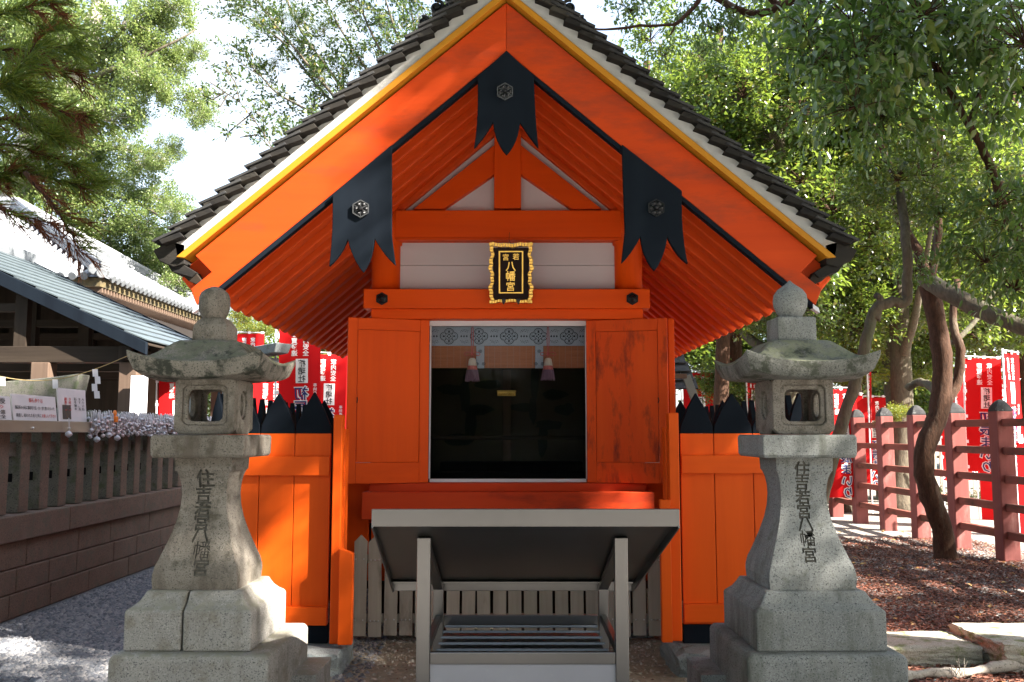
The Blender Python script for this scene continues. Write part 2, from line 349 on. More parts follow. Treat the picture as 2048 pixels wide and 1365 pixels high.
# ================================================================== GROUND
def ground_mat():
    m, t, p, L = nodes('ground gravel and earth')
    tc = t.nodes.new('ShaderNodeTexCoord'); co = tc.outputs['Object']
    sx = t.nodes.new('ShaderNodeSeparateXYZ'); L.new(co, sx.inputs[0])
    def wob(out, amp, sc):
        n = noise(t, L, co, sc, 3); a = t.nodes.new('ShaderNodeMath'); a.operation = 'MULTIPLY_ADD'; a.inputs[1].default_value = amp; L.new(n, a.inputs[0]); L.new(out, a.inputs[2]); return a.outputs[0]
    def sm(v, a, b):
        r = t.nodes.new('ShaderNodeMapRange'); a, b, flip = (b, a, True) if a > b else (a, b, False)
        if flip: r.inputs[3].default_value = 1; r.inputs[4].default_value = 0
        r.inputs[1].default_value = a; r.inputs[2].default_value = b; L.new(v, r.inputs[0]); return r.outputs[0]
    peb = mix(t, L, ramp(t, L, noise(t, L, co, 45, 3, .7), .35, .65), (.10,.105,.115), (.21,.21,.22))
    dirt = mix(t, L, ramp(t, L, noise(t, L, co, 14, 6, .7), .35, .65), (.38,.32,.24), (.24,.20,.15))
    litter = mix(t, L, ramp(t, L, noise(t, L, co, 55, 4, .75), .38, .62), (.075,.036,.028), (.20,.10,.08))
    grey = mix(t, L, ramp(t, L, noise(t, L, co, 60, 4, .75), .35, .65), (.20,.18,.16), (.33,.31,.28))
    litter = mix(t, L, ramp(t, L, noise(t, L, co, 1.1, 5, .7), .50, .68), litter, grey)
    path = mix(t, L, ramp(t, L, noise(t, L, co, 8, 6, .7), .35, .65), (.34,.31,.28), (.26,.24,.215))
    x = wob(sx.outputs[0], .8, 1.2)
    a = mix(t, L, sm(x, -1.5, -1.1), peb, dirt)
    a = mix(t, L, sm(x, 2.1, 2.6), a, litter)
    a = mix(t, L, sm(x, 6.1, 6.8), a, path)
    y = wob(sx.outputs[1], 2, .5)
    a = mix(t, L, sm(y, 13, 15), a, path)
    pale = mix(t, L, ramp(t, L, noise(t, L, co, 12, 6, .7), .35, .65), (.48,.46,.43), (.39,.375,.35))
    y3 = wob(sx.outputs[1], .8, 1.0)
    a = mix(t, L, sm(y3, 4.9, 4.5), a, pale)
    L.new(a, p.inputs['Base Color']); p.inputs['Roughness'].default_value = .9; p.inputs['Specular IOR Level'].default_value = .2
    h = noise(t, L, co, 70, 6, .8); bump(t, L, p, h, .9, .02); return m
g = MB(); g.add([(-400,-60,0),(400,-60,0),(400,700,0),(-400,700,0)], [(0,1,2,3)])
tag(g.build('ground', ground_mat()), kind='structure')

# ================================================================== MAIN SHRINE
XS = -.035; YR = 5.3; YW = 7.0
shrine = thing('shrine', 'vermilion shrine with steep gabled roof and open doors between two stone lanterns', 'shrine', (XS, YW, 0))
SL = .85
zA = Zp(104, YR)                      # lower apex of the barge boards
zT = zA + .315                        # their upper apex
def gable(name, mat, ztop, thick, L, y0, y1, side, endcut=.0, bev=.004, parent=None):
    poly = [(XS, ztop), (XS+side*L, ztop-SL*L), (XS+side*(L-endcut), ztop-SL*(L-endcut)-thick), (XS, ztop-thick)]
    return MB().prism(poly, y0, y1).build(name, mat, parent or shrine, bev)
for sd_ in (-1, 1):
    # barge board with the notched foot seen in the photograph
    L1, L2 = 1.86, 1.90
    poly = [(XS, zT), (XS+sd_*L1, zT-SL*L1), (XS+sd_*(L1-.10), zT-SL*L1-.10), (XS+sd_*(L1+.02), zT-SL*(L1+.12)-.10), (XS+sd_*(L2-.06), zA-SL*(L2-.06)), (XS, zA)]
    MB().prism(poly, YR, YR+.065).build('barge_board', M['orange_barge'], shrine, .005)
    gable('trim_strip', M['black'], zA-.002, .035, 1.82, YR-.006, YR+.05, sd_, -.02)
    MB().prism([(XS+sd_*1.82, zA-SL*1.82-.012), (XS+sd_*1.855, zA-SL*1.855-.008),(XS+sd_*1.86, zA-SL*1.86-.034), (XS+sd_*1.82, zA-SL*1.82-.040)], YR-.012, YR+.04).build('trim_end_cap', M['white_trim'], shrine, .002)
    gable('barge_cap', M['yellow'], zT+.062, .048, 1.955, YR-.055, YR+.10, sd_, .05)
    gable('inner_barge_board', M['orange_barge'], zT+.002, .22, 1.95, YR+.075, YR+.12, sd_, .12)
    # ragged plaster between cap and tiles
    mb = MB(); n = 46; pts = []
    for i in range(n+1):
        x = 1.97*i/n; pts.append((XS+sd_*x, zT+.165-SL*x+random.uniform(-.006,.006)))
    low = [(XS+sd_*1.955, zT+.074-SL*1.955), (XS, zT+.074)]
    mb.prism(pts+low, YR-.03, YR+.16).build('plaster_strip', M['white_pl'], shrine, 0)
    # stepped edge shingles and long courses
    N = 23; step = 1.985/N; ang = math.atan(SL)
    ux = Vector((sd_*math.cos(ang), 0, -math.sin(ang))); un = Vector((sd_*math.sin(ang), 0, math.cos(ang)))
    tl = step/math.cos(ang)
    for i in range(N):
        s0 = Vector((XS, YR-.10, zT+.128)) + ux*(tl*i)
        mb = MB(); Ls = tl*random.uniform(1.10,1.18)
        jit = random.uniform(-.006,.006)
        # hanging flap: a slightly tilted board on the verge, thicker at its lower end
        a0, a1 = s0+un*(.034+jit), s0+ux*Ls+un*(.078+jit*.5)
        b0, b1 = s0+un*(.000), s0+ux*Ls+un*(.045+jit)
        Dy = Vector((0,.17,0))
        vs = [b0, b1, a1, a0, b0+Dy, b1+Dy, a1+Dy, a0+Dy]
        fs = [(0,1,2,3),(7,6,5,4),(0,4,5,1),(1,5,6,2),(2,6,7,3),(3,7,4,0)]
        if sd_ < 0: fs = [tuple(reversed(f)) for f in fs]
        mb.add(vs, fs).build('verge_shingle', M['tile'], shrine, .004)
        mb = MB(); Dy = Vector((0, 5.35, 0)); o2 = un*(.036+random.uniform(0,.004)) + Vector((0,random.uniform(-.012,.0),0))
        c0, c1 = s0+o2-ux*.02, s0+o2+ux*(Ls+random.uniform(.012,.04))+un*.047
        vs = [c0, c1, c1+un*.017, c0+un*.017]; vs += [v+Dy for v in vs]
        mb.add(vs, fs).build('shingle_course', M['tile_top'], shrine, .003)
    # eave ends of the roof: dark undersides sloping back below the last course
    for k, pl_ in enumerate(([(310,503),(322,524),(350,536),(372,530),(374,492),(344,484)],[(330,520),(345,545),(384,556),(394,546),(368,530)],[(352,540),(376,562),(408,577),(402,560),(390,544)])):
        pl2 = [((px if sd_ < 0 else 2*1010.5-px), py) for px, py in pl_]
        pq = [(Xp(a_,b_,YR), Zp(b_,YR)) for a_, b_ in pl2]
        MB().prism(pq, YR-.03+.02*k, (YR+5.1 if k == 0 else YR+.22)).build('eave_shingle_layer', M['tile'] if k < 2 else M['darkwood'], shrine, .004)
    # rafters and deck
    zr = zA + .14
    L_r = 1.925
    for k in range(19):
        y = YR + .13 + .265*k
        rb = MB(); a = Vector((XS+sd_*.02, y+.045, zr+.067)); b = a + ux*(L_r/math.cos(ang))
        if k == 0:
            rb.bar(a, b, .105, .13, un); rm = rb.build('rafter', M['orange_y'], shrine, .012); r0 = rm
        else:
            c = shallow(r0, parent=shrine); c.location = Vector(r0.location) + Vector((0, .265*k, 0))
    gable('roof_deck', M['orange_y'], zr+.190, .03, 1.94, YR+.12, YR+5.1, sd_, .0, 0)
    MB().bar(Vector((XS+sd_*1.90, YR+.1, zr+.02-SL*1.90+.065)), Vector((XS+sd_*1.90, YR+5.1, zr+.02-SL*1.90+.065)), .05, .05, un).build('eave_batten', M['orange_y'], shrine, .004)

# ridge ornament
def spiral(cx, cz, r, sgn, y, turns=1.35, th=.022, n=26, a0=0):
    pts = []; rad = []
    for i in range(n+1):
        u = i/n; rr = r*(1-.72*u); a = a0 + sgn*u*turns*2*PI
        pts.append((cx+rr*math.cos(a), y, cz+rr*math.sin(a))); rad.append(th*(1-.3*u))
    return pts, rad
orn = MB(); yo = YR+.12
zt0 = zT + .20
orn.prism([(XS-.20,zt0-.16),(XS-.17,zt0+.22),(XS-.08,zt0+.30),(XS+.08,zt0+.30),(XS+.17,zt0+.22),(XS+.20,zt0-.16)], yo-.02, yo+.12)
orn.box(XS-.14, XS+.14, yo+.1, YR+5.0, zt0-.10, zt0+.22)
for sd_ in (-1, 1):
    def on(x, h): return XS+sd_*x, zt0+h-SL*x
    for (px_, py_, r) in ((848,47,.036),(874,18,.048),(902,-8,.056),(935,-30,.06)):
        q_ = W(px_ if sd_ < 0 else 2*1006-px_, py_, yo); X_, Z_ = q_.x, q_.z; pts, rad = spiral(X_, Z_, r, sd_, yo-.02, a0=(PI*.6 if sd_<0 else PI*.4)); orn.tube(pts, [a_*.55 for a_ in rad], 8)
        orn.lathe([(r*.30,yo-.03),(r*.30,yo+.06)], X_, Z_, 14, axis='y')
        orn.lathe([(r*.80,yo+.0),(r*.80,yo+.07)], X_, Z_, 18, axis='y')
        orn.bar(Vector((X_, yo+.03, Z_-r)), Vector((X_-sd_*.16, yo+.03, Z_-r+.13)), .08, .05)
X_, Z_ = Xp(1012,-12,YR), 0
orn.build('ridge_ornament', M['black_metal'], shrine, .004)

# pendants
def curve_poly(pts):   # pts: (px,py) or (px,py,bulgex,bulgey) quadratic control before this point
    out = []
    for i, p in enumerate(pts):
        if len(p) == 4:
            a = pts[i-1]; c = (p[2], p[3])
            for k in range(1, 7):
                u = k/6; out.append(((1-u)**2*a[0]+2*u*(1-u)*c[0]+u*u*p[0], (1-u)**2*a[1]+2*u*(1-u)*c[1]+u*u*p[1]))
        else: out.append((p[0], p[1]))
    return out
def pend(pts, bx, by, lit):
    y = YR-.035
    pl = curve_poly(pts); poly = [(Xp(a,b,y), Zp(b,y)) for a, b in pl]
    pn = MB().prism(poly, y, y+.034).build('gable_pendant', M['black'], shrine, .0035)
    c = W(bx, by, y); hb = MB(); R = .052
    hx = [(R*math.sin(k*PI/3), R*math.cos(k*PI/3)) for k in range(6)]
    hb.prism([(c.x+a, c.z+b) for a, b in hx], y-.008, y)
    for k in range(6):
        a = k*PI/3; mx, mz = .030*math.sin(a+PI/6), .030*math.cos(a+PI/6)
        hb.lathe([(.003,y-.020),(.014,y-.014),(.017,y-.008)], c.x+mx, c.z+mz, 10, axis='y')
        hb.bar((c.x+hx[k][0], y-.012, c.z+hx[k][1]), (c.x+hx[(k+1)%6][0], y-.012, c.z+hx[(k+1)%6][1]), .006, .010, (0,1,0), 1)
        hb.bar((c.x+.014*math.sin(a), y-.014, c.z+.014*math.cos(a)), (c.x+.045*math.sin(a), y-.011, c.z+.045*math.cos(a)), .004, .006, (0,1,0), 1)
    hb.lathe([(.003,y-.032),(.010,y-.030),(.015,y-.022),(.017,y-.008)], c.x, c.z, 14, axis='y')
    hb.build('hexagonal_boss', [M['black_metal'], M['lit_edge'] if lit else M['black_metal']], pn, 0)
pend([(1013,101),(955,153),(948,296,958,235),(986,245,965,280),(1013,309,990,285),(1040,245,1036,285),(1077,296,1060,275),(1068,153,1070,235)], 1010, 185, True)
pend([(783,290),(665,389),(658,533,666,470),(695,479,682,512),(726,545,705,520),(749,478,745,520),(791,531,768,512),(783,470,786,500)], 722, 419, True)
pend([(1244,289),(1364,382),(1376,528,1362,470),(1335,474,1350,510),(1309,542,1328,520),(1281,474,1285,515),(1243,527,1264,508),(1250,465,1246,500)], 1312, 417, False)

# gable wall
def bx(name, px0, px1, py0, py1, y0, y1, mat, parent=None, bev=.005, cx=None):
    x0, x1 = Xp(px0, (py0+py1)/2, y0), Xp(px1, (py0+py1)/2, y0)
    return MB().box(x0, x1, y0, y1, Zp(py1, y0), Zp(py0, y0)).build(name, mat, parent or shrine, bev)
y = 7.02
zg = Zp(421, y); xg = .99
MB().prism([(XS-xg, zg-.02), (XS+xg, zg-.02), (XS, zr+.16)], y+.03, y+.07).build('gable_panel', M['white_wall'], shrine)
zpk = Zp(283, y-.04); half = abs(Xp(827,421,y-.04)-XS)
for s_ in (-1, 1):
    zi = Zp(349, y-.04); hi = abs(Xp(887,421,y-.04)-XS)
    MB().prism([(XS+s_*.03, zpk+.03), (XS+s_*half, zg), (XS+s_*hi, zg), (XS+s_*.105, zi), (XS+s_*.03, zi+.03)], y-.045, y+.03).build('gable_strut', M['orange_x'], shrine, .004)
MB().box(XS-.107, XS+.107, y-.07, y+.03, zg, zpk+.12).build('king_post', M['orange_z'], shrine, .005)
bx('tie_beam', 790, 1245, 421, 476, 6.93, 7.09, M['orange_x'])
bx('tie_beam_lip', 792, 1243, 476.5, 480, 6.915, 7.05, M['orange_x'], bev=.002)
MB().box(XS-.95, XS+.95, 7.09, 10.3, 2.40, zg-.03).build('upper_core', M['orange_z'], shrine)
# frieze boards
for (a, b) in ((480.5, 531), (531.8, 578)):
    bx('frieze_board', 795, 1233, a, b, 7.03, 7.06, M['white_wall'], bev=.0015)
for (pc, pw) in ((771, 29), (1257.5, 28)):
    yy = 7.0; x0 = Xp(pc, 540, yy); r = pw/F*7.0
    MB().lathe([(r, Zp(640,yy)), (r, Zp(492,yy)), (r*1.12, Zp(490,yy)), (r*1.12, Zp(420,yy))], x0, 7.03, 28).build('round_pillar', M['orange_z'], shrine, 0, smooth=False)
for o in [c for c in shrine.children if c.name.startswith('round_pillar')]:
    for pgn in o.data.polygons: pgn.use_smooth = len(pgn.vertices) == 4
bx('nail_beam', 727, 1300, 578.5, 617, 6.80, 6.98, M['orange_x'])
for px in (764, 1264.5):
    c = W(px, 598, 6.80); hb = MB(); R = .050
    hx = [(R*math.sin(k*PI/3), R*math.cos(k*PI/3)) for k in range(6)]
    hb.prism([(c.x+a, c.z+b) for a, b in hx], 6.79, 6.80)
    hb.lathe([(.006,6.762),(.018,6.770),(.022,6.778),(.034,6.784),(.038,6.79)], c.x, c.z, 16, axis='y')
    hb.build('hexagonal_nail_cover', M['black_metal'], shrine, .002)
bx('lower_lintel', 742, 1286, 617.5, 638, 6.86, 7.02, M['orange_x'])
# walls beside and behind the doors
yw = 7.04
xl, xr = Xp(742,800,yw), Xp(1288,800,yw)
ox0, ox1 = Xp(858,800,yw), Xp(1173,800,yw)
zdt, zdb = Zp(641,yw), Zp(966,yw)
MB().box(xl, ox0-.02, yw, yw+.06, zdb-.0, zdt+.05).build('front_wall', M['orange_z'], shrine)
MB().box(ox1+.02, xr, yw, yw+.06, zdb-.0, zdt+.05).build('front_wall', M['orange_z'], shrine)
MB().box(xl-.01, xl+.05, yw+.061, 10.3, .45, 2.25).build('side_wall', M['orange_z'], shrine)
MB().box(xr-.05, xr+.01, yw+.061, 10.3, .45, 2.25).build('side_wall', M['orange_z'], shrine)
MB().box(xl, xr, 10.24, 10.30, .45, 2.2).build('back_wall', M['orange_z'], shrine)
# white door frame
fr = 6.99
bx('door_frame_head', 859, 1172, 641.5, 652, fr, fr+.05, M['white_trim'], bev=.002)
bx('door_frame_sill', 859, 1173, 958.5, 965, fr, fr+.06, M['white_trim'], bev=.002)
bx('door_frame_jamb', 858.5, 860.8, 652.5, 958, fr+.001, fr+.05, M['white_trim'], bev=.001)
bx('door_frame_jamb', 1171.5, 1173, 652.5, 958, fr+.001, fr+.05, M['white_trim'], bev=.001)
gl = MB(); gx0, gx1 = Xp(860.8,800,fr+.03), Xp(1171.5,800,fr+.03)
gl.box(gx0, gx1, fr+.03, fr+.034, Zp(958,fr+.03), Zp(652.5,fr+.03)).build('glass_pane', M['glass'], shrine)
# open door leaves, swung round against the wall (hinged beside the opening)
def door(pin, pout, yin, yout, zb_in, zt_in, worn):
    a = Vector((Xp(pin,800,yin), yin, 0)); b = Vector((Xp(pout,800,yout), yout, 0)); d = (b-a); L_ = d.length; d.normalize()
    nrm = Vector((-d.y, d.x, 0));
    if nrm.y > 0: nrm = -nrm
    z0, z1 = Zp(zb_in, yin), Zp(zt_in, yin)
    m = M['orange_worn'] if worn else M['orange_z']
    def slab(u0, u1, za, zb, off, th):
        vs = []
        for zz in (za, zb):
            for (u, o_) in ((u0, off), (u1, off), (u1, off-th), (u0, off-th)):
                p_ = a + d*u + nrm*o_; vs.append((p_.x, p_.y, zz))
        f_ = [(0,3,2,1),(4,5,6,7),(0,1,5,4),(1,2,6,5),(2,3,7,6),(3,0,4,7)]
        if d.x < 0: f_ = [tuple(reversed(q)) for q in f_]
        return vs, f_
    fw = L_*.115
    dr = MB().add(*slab(fw+.003, L_-fw-.003, z0+.155, z1-.09, .030, .03)).build('door', m, shrine, .003)
    for nm, (u0, u1, za, zb) in (('door_stile', (0, fw, z0, z1)), ('door_stile', (L_-fw, L_, z0, z1)), ('door_rail', (fw+.001, L_-fw-.001, z1-.088, z1)), ('door_rail', (fw+.001, L_-fw-.001, z0, z0+.153))):
        MB().add(*slab(u0, u1, za, zb, .033, .036)).build(nm, m if worn or nm == 'door_stile' else M['orange_x'], dr, .002)
    # ring pull hole
    pp = a + d*(L_*.88) + nrm*.034; zc = (z0+z1)/2
    MB().tube([(pp.x, pp.y, zc-.02), (pp.x+.004, pp.y-.01, zc), (pp.x, pp.y, zc+.02)], .004, 6).build('latch', M['black_metal'], dr)
door(856, 693, 6.96, 6.78, 965, 642, False)
door(1175, 1337, 6.96, 6.80, 965, 643, True)
bx('door_post', 1338.5, 1351, 637, 960, 6.9, 6.97, M['orange_z'])
# interior
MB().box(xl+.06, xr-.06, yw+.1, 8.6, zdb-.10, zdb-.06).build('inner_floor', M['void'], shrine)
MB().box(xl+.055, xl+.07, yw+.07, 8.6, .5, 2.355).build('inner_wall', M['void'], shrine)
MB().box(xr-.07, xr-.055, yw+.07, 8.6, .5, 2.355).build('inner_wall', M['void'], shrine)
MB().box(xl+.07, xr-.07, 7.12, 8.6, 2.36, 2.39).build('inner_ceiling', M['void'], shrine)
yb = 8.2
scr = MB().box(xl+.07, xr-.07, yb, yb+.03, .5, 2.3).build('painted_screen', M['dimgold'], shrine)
bxx = lambda n, a, b, c, d, y0, th, mt, par: bx(n, a, b, c, d, y0, y0+th, mt, par, .003)
bxx('centre_stile', 1006, 1022, 740, 925, yb-.04, .04, M['browntimber'], shrine)
bxx('reflection_bar', 860, 1172, 872, 880, 7.5, .05, M['darkwoodx'], shrine)  # level bar stands in for a reflection in the door glass
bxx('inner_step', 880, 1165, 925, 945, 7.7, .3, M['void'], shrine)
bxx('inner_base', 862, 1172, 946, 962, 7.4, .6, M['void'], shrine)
def blob(pts, R, name='painted_pine'):
    mb = MB()
    for (px, py, sx, sz) in pts:
        c = W(px, py, yb-.002)
        mb.prism([(c.x+sx*math.cos(k*PI/7)*random.uniform(.7,1.1), c.z+sz*math.sin(k*PI/7)*random.uniform(.7,1.1)) for k in range(14)], yb-.006-random.random()*.003, yb-.001)
    mb.build(name, M['pine_paint'], scr)
blob([(930,790,.05,.2),(940,850,.06,.18),(900,780,.14,.05),(975,770,.14,.05),(960,820,.14,.05),(915,880,.15,.06),(1070,760,.045,.18),(1065,820,.04,.14),(1085,880,.05,.16),(1110,790,.14,.05),(1045,815,.13,.045),(1130,820,.1,.06),(1100,850,.14,.05)], 0)
fg = MB(); yb_ = yb; yb = 7.55; c = W(1013, 787, yb-.05); fg.box(c.x-.075, c.x+.075, yb-.055, yb-.045, c.z-.022, c.z+.012)
fg.bar((c.x-.08, yb-.06, c.z+.018), (c.x+.08, yb-.06, c.z+.018), .012, .008)
for k in range(7): fg.lathe([(.004,yb-.068),(.012,yb-.058)], c.x-.06+.02*k, c.z-.008, 10, axis='y')
fg.build('gold_fitting', M['gold'], shrine, .002); yb = yb_
# brocade valance with quatrefoil crests, blinds below
yv = 7.13
val = bx('brocade_valance', 860, 1172, 654, 692, yv, yv+.006, M['brocade'], bev=0)
def ringpoly(mb, cx, cz, fn, w, y, n=48):
    o = []; i_ = []
    for k in range(n):
        a = 2*PI*k/n; r = fn(a); o.append((cx+(r+w)*math.cos(a), cz+(r+w)*math.sin(a)*.9)); i_.append((cx+r*math.cos(a), cz+r*math.sin(a)*.9))
    mb.holed(o, i_, y-.0012, y-.0002)
def quatre(R): return lambda a: R*(.74+.30*abs(math.cos(2*a))**.8*.9)
cm = MB()
for px in (898, 958, 1018, 1077, 1138):
    c = W(px, 673, yv)
    ringpoly(cm, c.x, c.z, quatre(.066), .006, yv); ringpoly(cm, c.x, c.z, quatre(.056), .0025, yv)
    ringpoly(cm, c.x, c.z, quatre(.030), .004, yv)
    for q in range(8):
        a = q*PI/4; rr = .043 if q % 2 == 0 else .036
        cm.lathe([(.0085 if q%2==0 else .006, yv-.0016),(.0085 if q%2==0 else .006, yv-.0002)], c.x+rr*math.cos(a), c.z+rr*math.sin(a)*.9, 6, axis='y')
    for q in range(4):
        a = q*PI/2; cm.lathe([(.007,yv-.0016),(.007,yv-.0002)], c.x+.013*math.cos(a), c.z+.013*math.sin(a), 6, axis='y')
for px in (868, 928, 988, 1048, 1108, 1166):
    c = W(px, 673, yv)
    for dx in (-.022, 0, .022):
        cm.prism([(c.x+dx-.008,c.z),(c.x+dx,c.z-.010),(c.x+dx+.008,c.z),(c.x+dx,c.z+.010)], yv-.0015, yv-.0002)
    for sz in (-1, 1):
        for k in range(5):
            for q in range(2):
                cm.lathe([(.0035,yv-.0014),(.0035,yv-.0002)], c.x+(k-2)*.013+(.006 if q else 0), c.z+sz*(.030+.012*q+.004*abs(k-2)*-1+.012), 5, axis='y')
cm.build('crest_pattern', M['brocade_d'], val)
for a_, b_ in ((860.5, 952), (969, 1070), (1087, 1172)):
    bl = MB(); x0, x1 = Xp(a_,715,yv+.008), Xp(b_,715,yv+.008); z0, z1 = Zp(736.5,yv+.008), Zp(692.5,yv+.008)
    bl.box(x0, x1, yv+.008, yv+.012, z0, z1)
    b_o = bl.build('bamboo_blind', M['blind'], shrine)
    th = MB(); n = max(2, int((x1-x0)/.048))
    for k in range(n): xx = x0+(k+.6)*(x1-x0)/n; th.box(xx-.0012, xx+.0012, yv+.0065, yv+.0078, z0, z1)
    th.build('binding_threads', M['thread'], b_o)
for px in (960.5, 1078.5):
    s2 = bx('brocade_tie', px-8, px+8, 692.3, 737, yv+.002, yv+.006, M['brocade'], bev=0)
    cm = MB()
    for (dx, py) in ((0,703),(-7,728),(7,728)):
        c = W(px+dx, py, yv); ringpoly(cm, c.x, c.z, lambda a: .012, .003, yv+.002, 16); ringpoly(cm, c.x, c.z, lambda a: .004, .004, yv+.002, 12)
    cm.build('crest_pattern', M['brocade_d'], s2)
# tassels
for i, px in enumerate((945, 1096)):
    yt = 7.085; t0 = W(px, 654, yt); nm = ('left', 'right')[i]
    ts = thing('tassel', 'pink and purple silk tassel on red cord, %s one in the shrine doorway' % nm, 'tassel', (t0.x, yt, t0.z), 'tassels inside the doorway')
    zb = Zp(708, yt); zc = Zp(718, yt); ze = Zp(764 if i == 0 else 762, yt)
    cr = MB()
    for s_ in (-1, 1): cr.tube([(t0.x+s_*.006, yt, t0.z-.01), (t0.x+s_*.008, yt, (t0.z+zb)/2), (t0.x+s_*.004, yt, zb)], .0032, 6)
    cr.tube([(t0.x-.006,yt,t0.z-.01),(t0.x,yt,t0.z+.0),(t0.x+.006,yt,t0.z-.01)], .0032, 6)
    for s_ in (-1, 1):
        lp = [(t0.x, yt-.004, zb), (t0.x+s_*.03, yt-.006, zb+.014), (t0.x+s_*.058, yt-.004, zb+.006), (t0.x+s_*.062, yt-.004, zb-.008), (t0.x+s_*.045, yt-.004, zb-.016), (t0.x, yt-.004, zb-.004)]
        cr.tube(lp, .0032, 6); cr.tube([(t0.x, yt-.003, zb), (t0.x+s_*.012, yt-.004, zb-.03), (t0.x+s_*.010, yt-.004, zc)], .0028, 6)
    cr.build('cord', M['cord_red'], ts, smooth=True)
    hz = zc-ze
    MB().lathe([(.016,zc+.006),(.026,zc-.004),(.030,zc-.02),(.036,zc-.055)], t0.x, yt, 20).build('tassel_cap', M['tas_w'], ts, smooth=True)
    MB().lathe([(.036,zc-.0555),(.041,zc-.09)], t0.x, yt, 20).build('pink_band', M['tas_p'], ts, smooth=True)
    sk = MB()
    for k in range(34):
        a = 2*PI*k/34+random.random()*.1; r1 = .040; r2 = .052+random.uniform(-.006,.006)
        sk.tube([(t0.x+r1*math.cos(a), yt+r1*math.sin(a), zc-.088), (t0.x+r2*math.cos(a), yt+r2*math.sin(a), ze+random.uniform(0,.012))], [.0045,.0035], 4)
    sk.lathe([(.036,zc-.088),(.044,ze+.02)], t0.x, yt, 16)
    sk.build('fringe', M['tas_v'], ts)
# sills and base
bx('door_sill_beam', 738, 1292, 967, 984, 6.88, 7.06, M['orange_beam'])
bx('base_beam', 723, 1309, 985, 1040, 6.74, 6.95, M['orange_beam'])
for a_, b_, mt in ((684,737.5,'orange_z'),(742,830,'orange_z'),(831.5,920,'orange_z'),(921,1010,'orange_z'),(1011.5,1100,'orange_z'),(1101,1190,'orange_z'),(1191.5,1284,'orange_z'),(1288,1338,'orange_z')):
    bx('base_board', a_, b_, 967 if a_ in (684,1288) else 1041, 1162, 6.96, 7.0, M[mt], bev=.002)
bx('base_rail', 693, 1322, 1162.5, 1178, 6.93, 6.99, M['darkwoodx'])
MB().box(xl, xr, 7.05, 7.12, .12, .80).build('underfloor_shade', M['darkwoodx'], shrine)  # dark board stands in for the shaded void under the floor
for px in (800, 1240):
    c = W(px, 1285, 7.0); MB().box(c.x-.09, c.x+.09, 6.97, 7.15, .0, .5).build('base_post', M['darkwood'], shrine, .006)

# name plaque
yq = 6.73
plq = thing('name_plaque', 'gilt framed dark plaque reading 若宮八幡宮 hung above the doorway', 'plaque', (Xp(1022,550,yq), yq, Zp(600,yq)))
pz0, pz1 = Zp(607,yq), Zp(492,yq); px0, px1 = Xp(979,550,yq), Xp(1065,550,yq); pcx = (px0+px1)/2; HW = (px1-px0)/2; HH = (pz1-pz0)/2; pcz = (pz0+pz1)/2
lean = lambda x, z: -(z-pz0)*.22
bd = MB(); bd.prism([(px0+.03,pz0+.03),(px1-.03,pz0+.03),(px1-.025,pz1-.03),(px0+.025,pz1-.03)], yq+.02, yq+.035, dy=lean).build('plaque_board', M['lacquer'], plq)
def strip(n, f0, f1, mat, name):
    mb = MB()
    for k in range(n):
        u0, u1 = k/n, (k+.88)/n
        mb.prism([f0(u0), f0(u1), f1(u1), f1(u0)], yq-.004-(.010 if k%2 else 0), yq+.024, dy=lean)
    mb.build(name, mat, plq, .0015, seg=1)
wv = lambda u: .008*math.sin(u*2*PI*2.5+1.2) + .006*math.sin(u*41)
strip(20, lambda u: (px0+.002+wv(u), pz0+u*2*HH), lambda u: (px0+.030+wv(u)*.8, pz0+u*2*HH), M['gold'], 'frame_side')
strip(20, lambda u: (px1-.030-wv(u)*.8, pz0+u*2*HH), lambda u: (px1-.002-wv(u), pz0+u*2*HH), M['gold'], 'frame_side')
strip(16, lambda u: (px0+u*2*HW, pz1-.028+.5*wv(u*.5)), lambda u: (px0+u*2*HW, pz1+.5*wv(u*.5)), M['gold'], 'frame_top')
strip(16, lambda u: (px0+u*2*HW, pz0+.004-.5*wv(u*.5)), lambda u: (px0+u*2*HW, pz0+.026-.5*wv(u*.5)), M['gold'], 'frame_bottom')
ib = MB(); a0, a1, b0, b1 = pcx-.062*1.0-.035+.005, pcx+.062+.035-.005, pz0+.075, pz1-.055
for (xa, xb, za, zb2) in ((a0,a0+.010,b0,b1),(a1-.010,a1,b0,b1),(a0+.0101,a1-.0101,b0,b0+.008),(a0+.0101,a1-.0101,b1-.008,b1)):
    ib.prism([(xa,za),(xb,za),(xb,zb2),(xa,zb2)], yq+.012, yq+.0195, dy=lean)
ib.build('inner_border', M['gold'], plq)
hk = MB()
for s_ in (-1, 1): hk.prism([(pcx+s_*.055-.016,pz0+.03),(pcx+s_*.055+.016,pz0+.03),(pcx+s_*.055+.010,pz0+.0),(pcx+s_*.055,pz0-.014),(pcx+s_*.055-.010,pz0+.0)], yq-.025, yq-.014, dy=lean)
hk.build('hook', M['black_metal'], plq, .002)
_tc = {}
def text_geo(s, extr=0, off=0, res=3):
    key = (s, extr, off, res)
    if key in _tc: return _tc[key]
    c = bpy.data.curves.new('t', 'FONT'); c.body = s; c.size = 1; c.align_x = 'CENTER'; c.extrude = extr; c.offset = off; c.resolution_u = res
    o = bpy.data.objects.new('t', c); COL.objects.link(o); dg = bpy.context.evaluated_depsgraph_get()
    me = bpy.data.meshes.new_from_object(o.evaluated_get(dg)); bpy.data.objects.remove(o); bpy.data.curves.remove(c)
    V = np.empty(len(me.vertices)*3, np.float32); me.vertices.foreach_get('co', V); V = V.reshape(-1,3); V[:,1] -= .38
    Fs = [tuple(p_.vertices) for p_ in me.polygons]; bpy.data.meshes.remove(me)
    _tc[key] = (V, Fs); return _tc[key]
tx = MB()
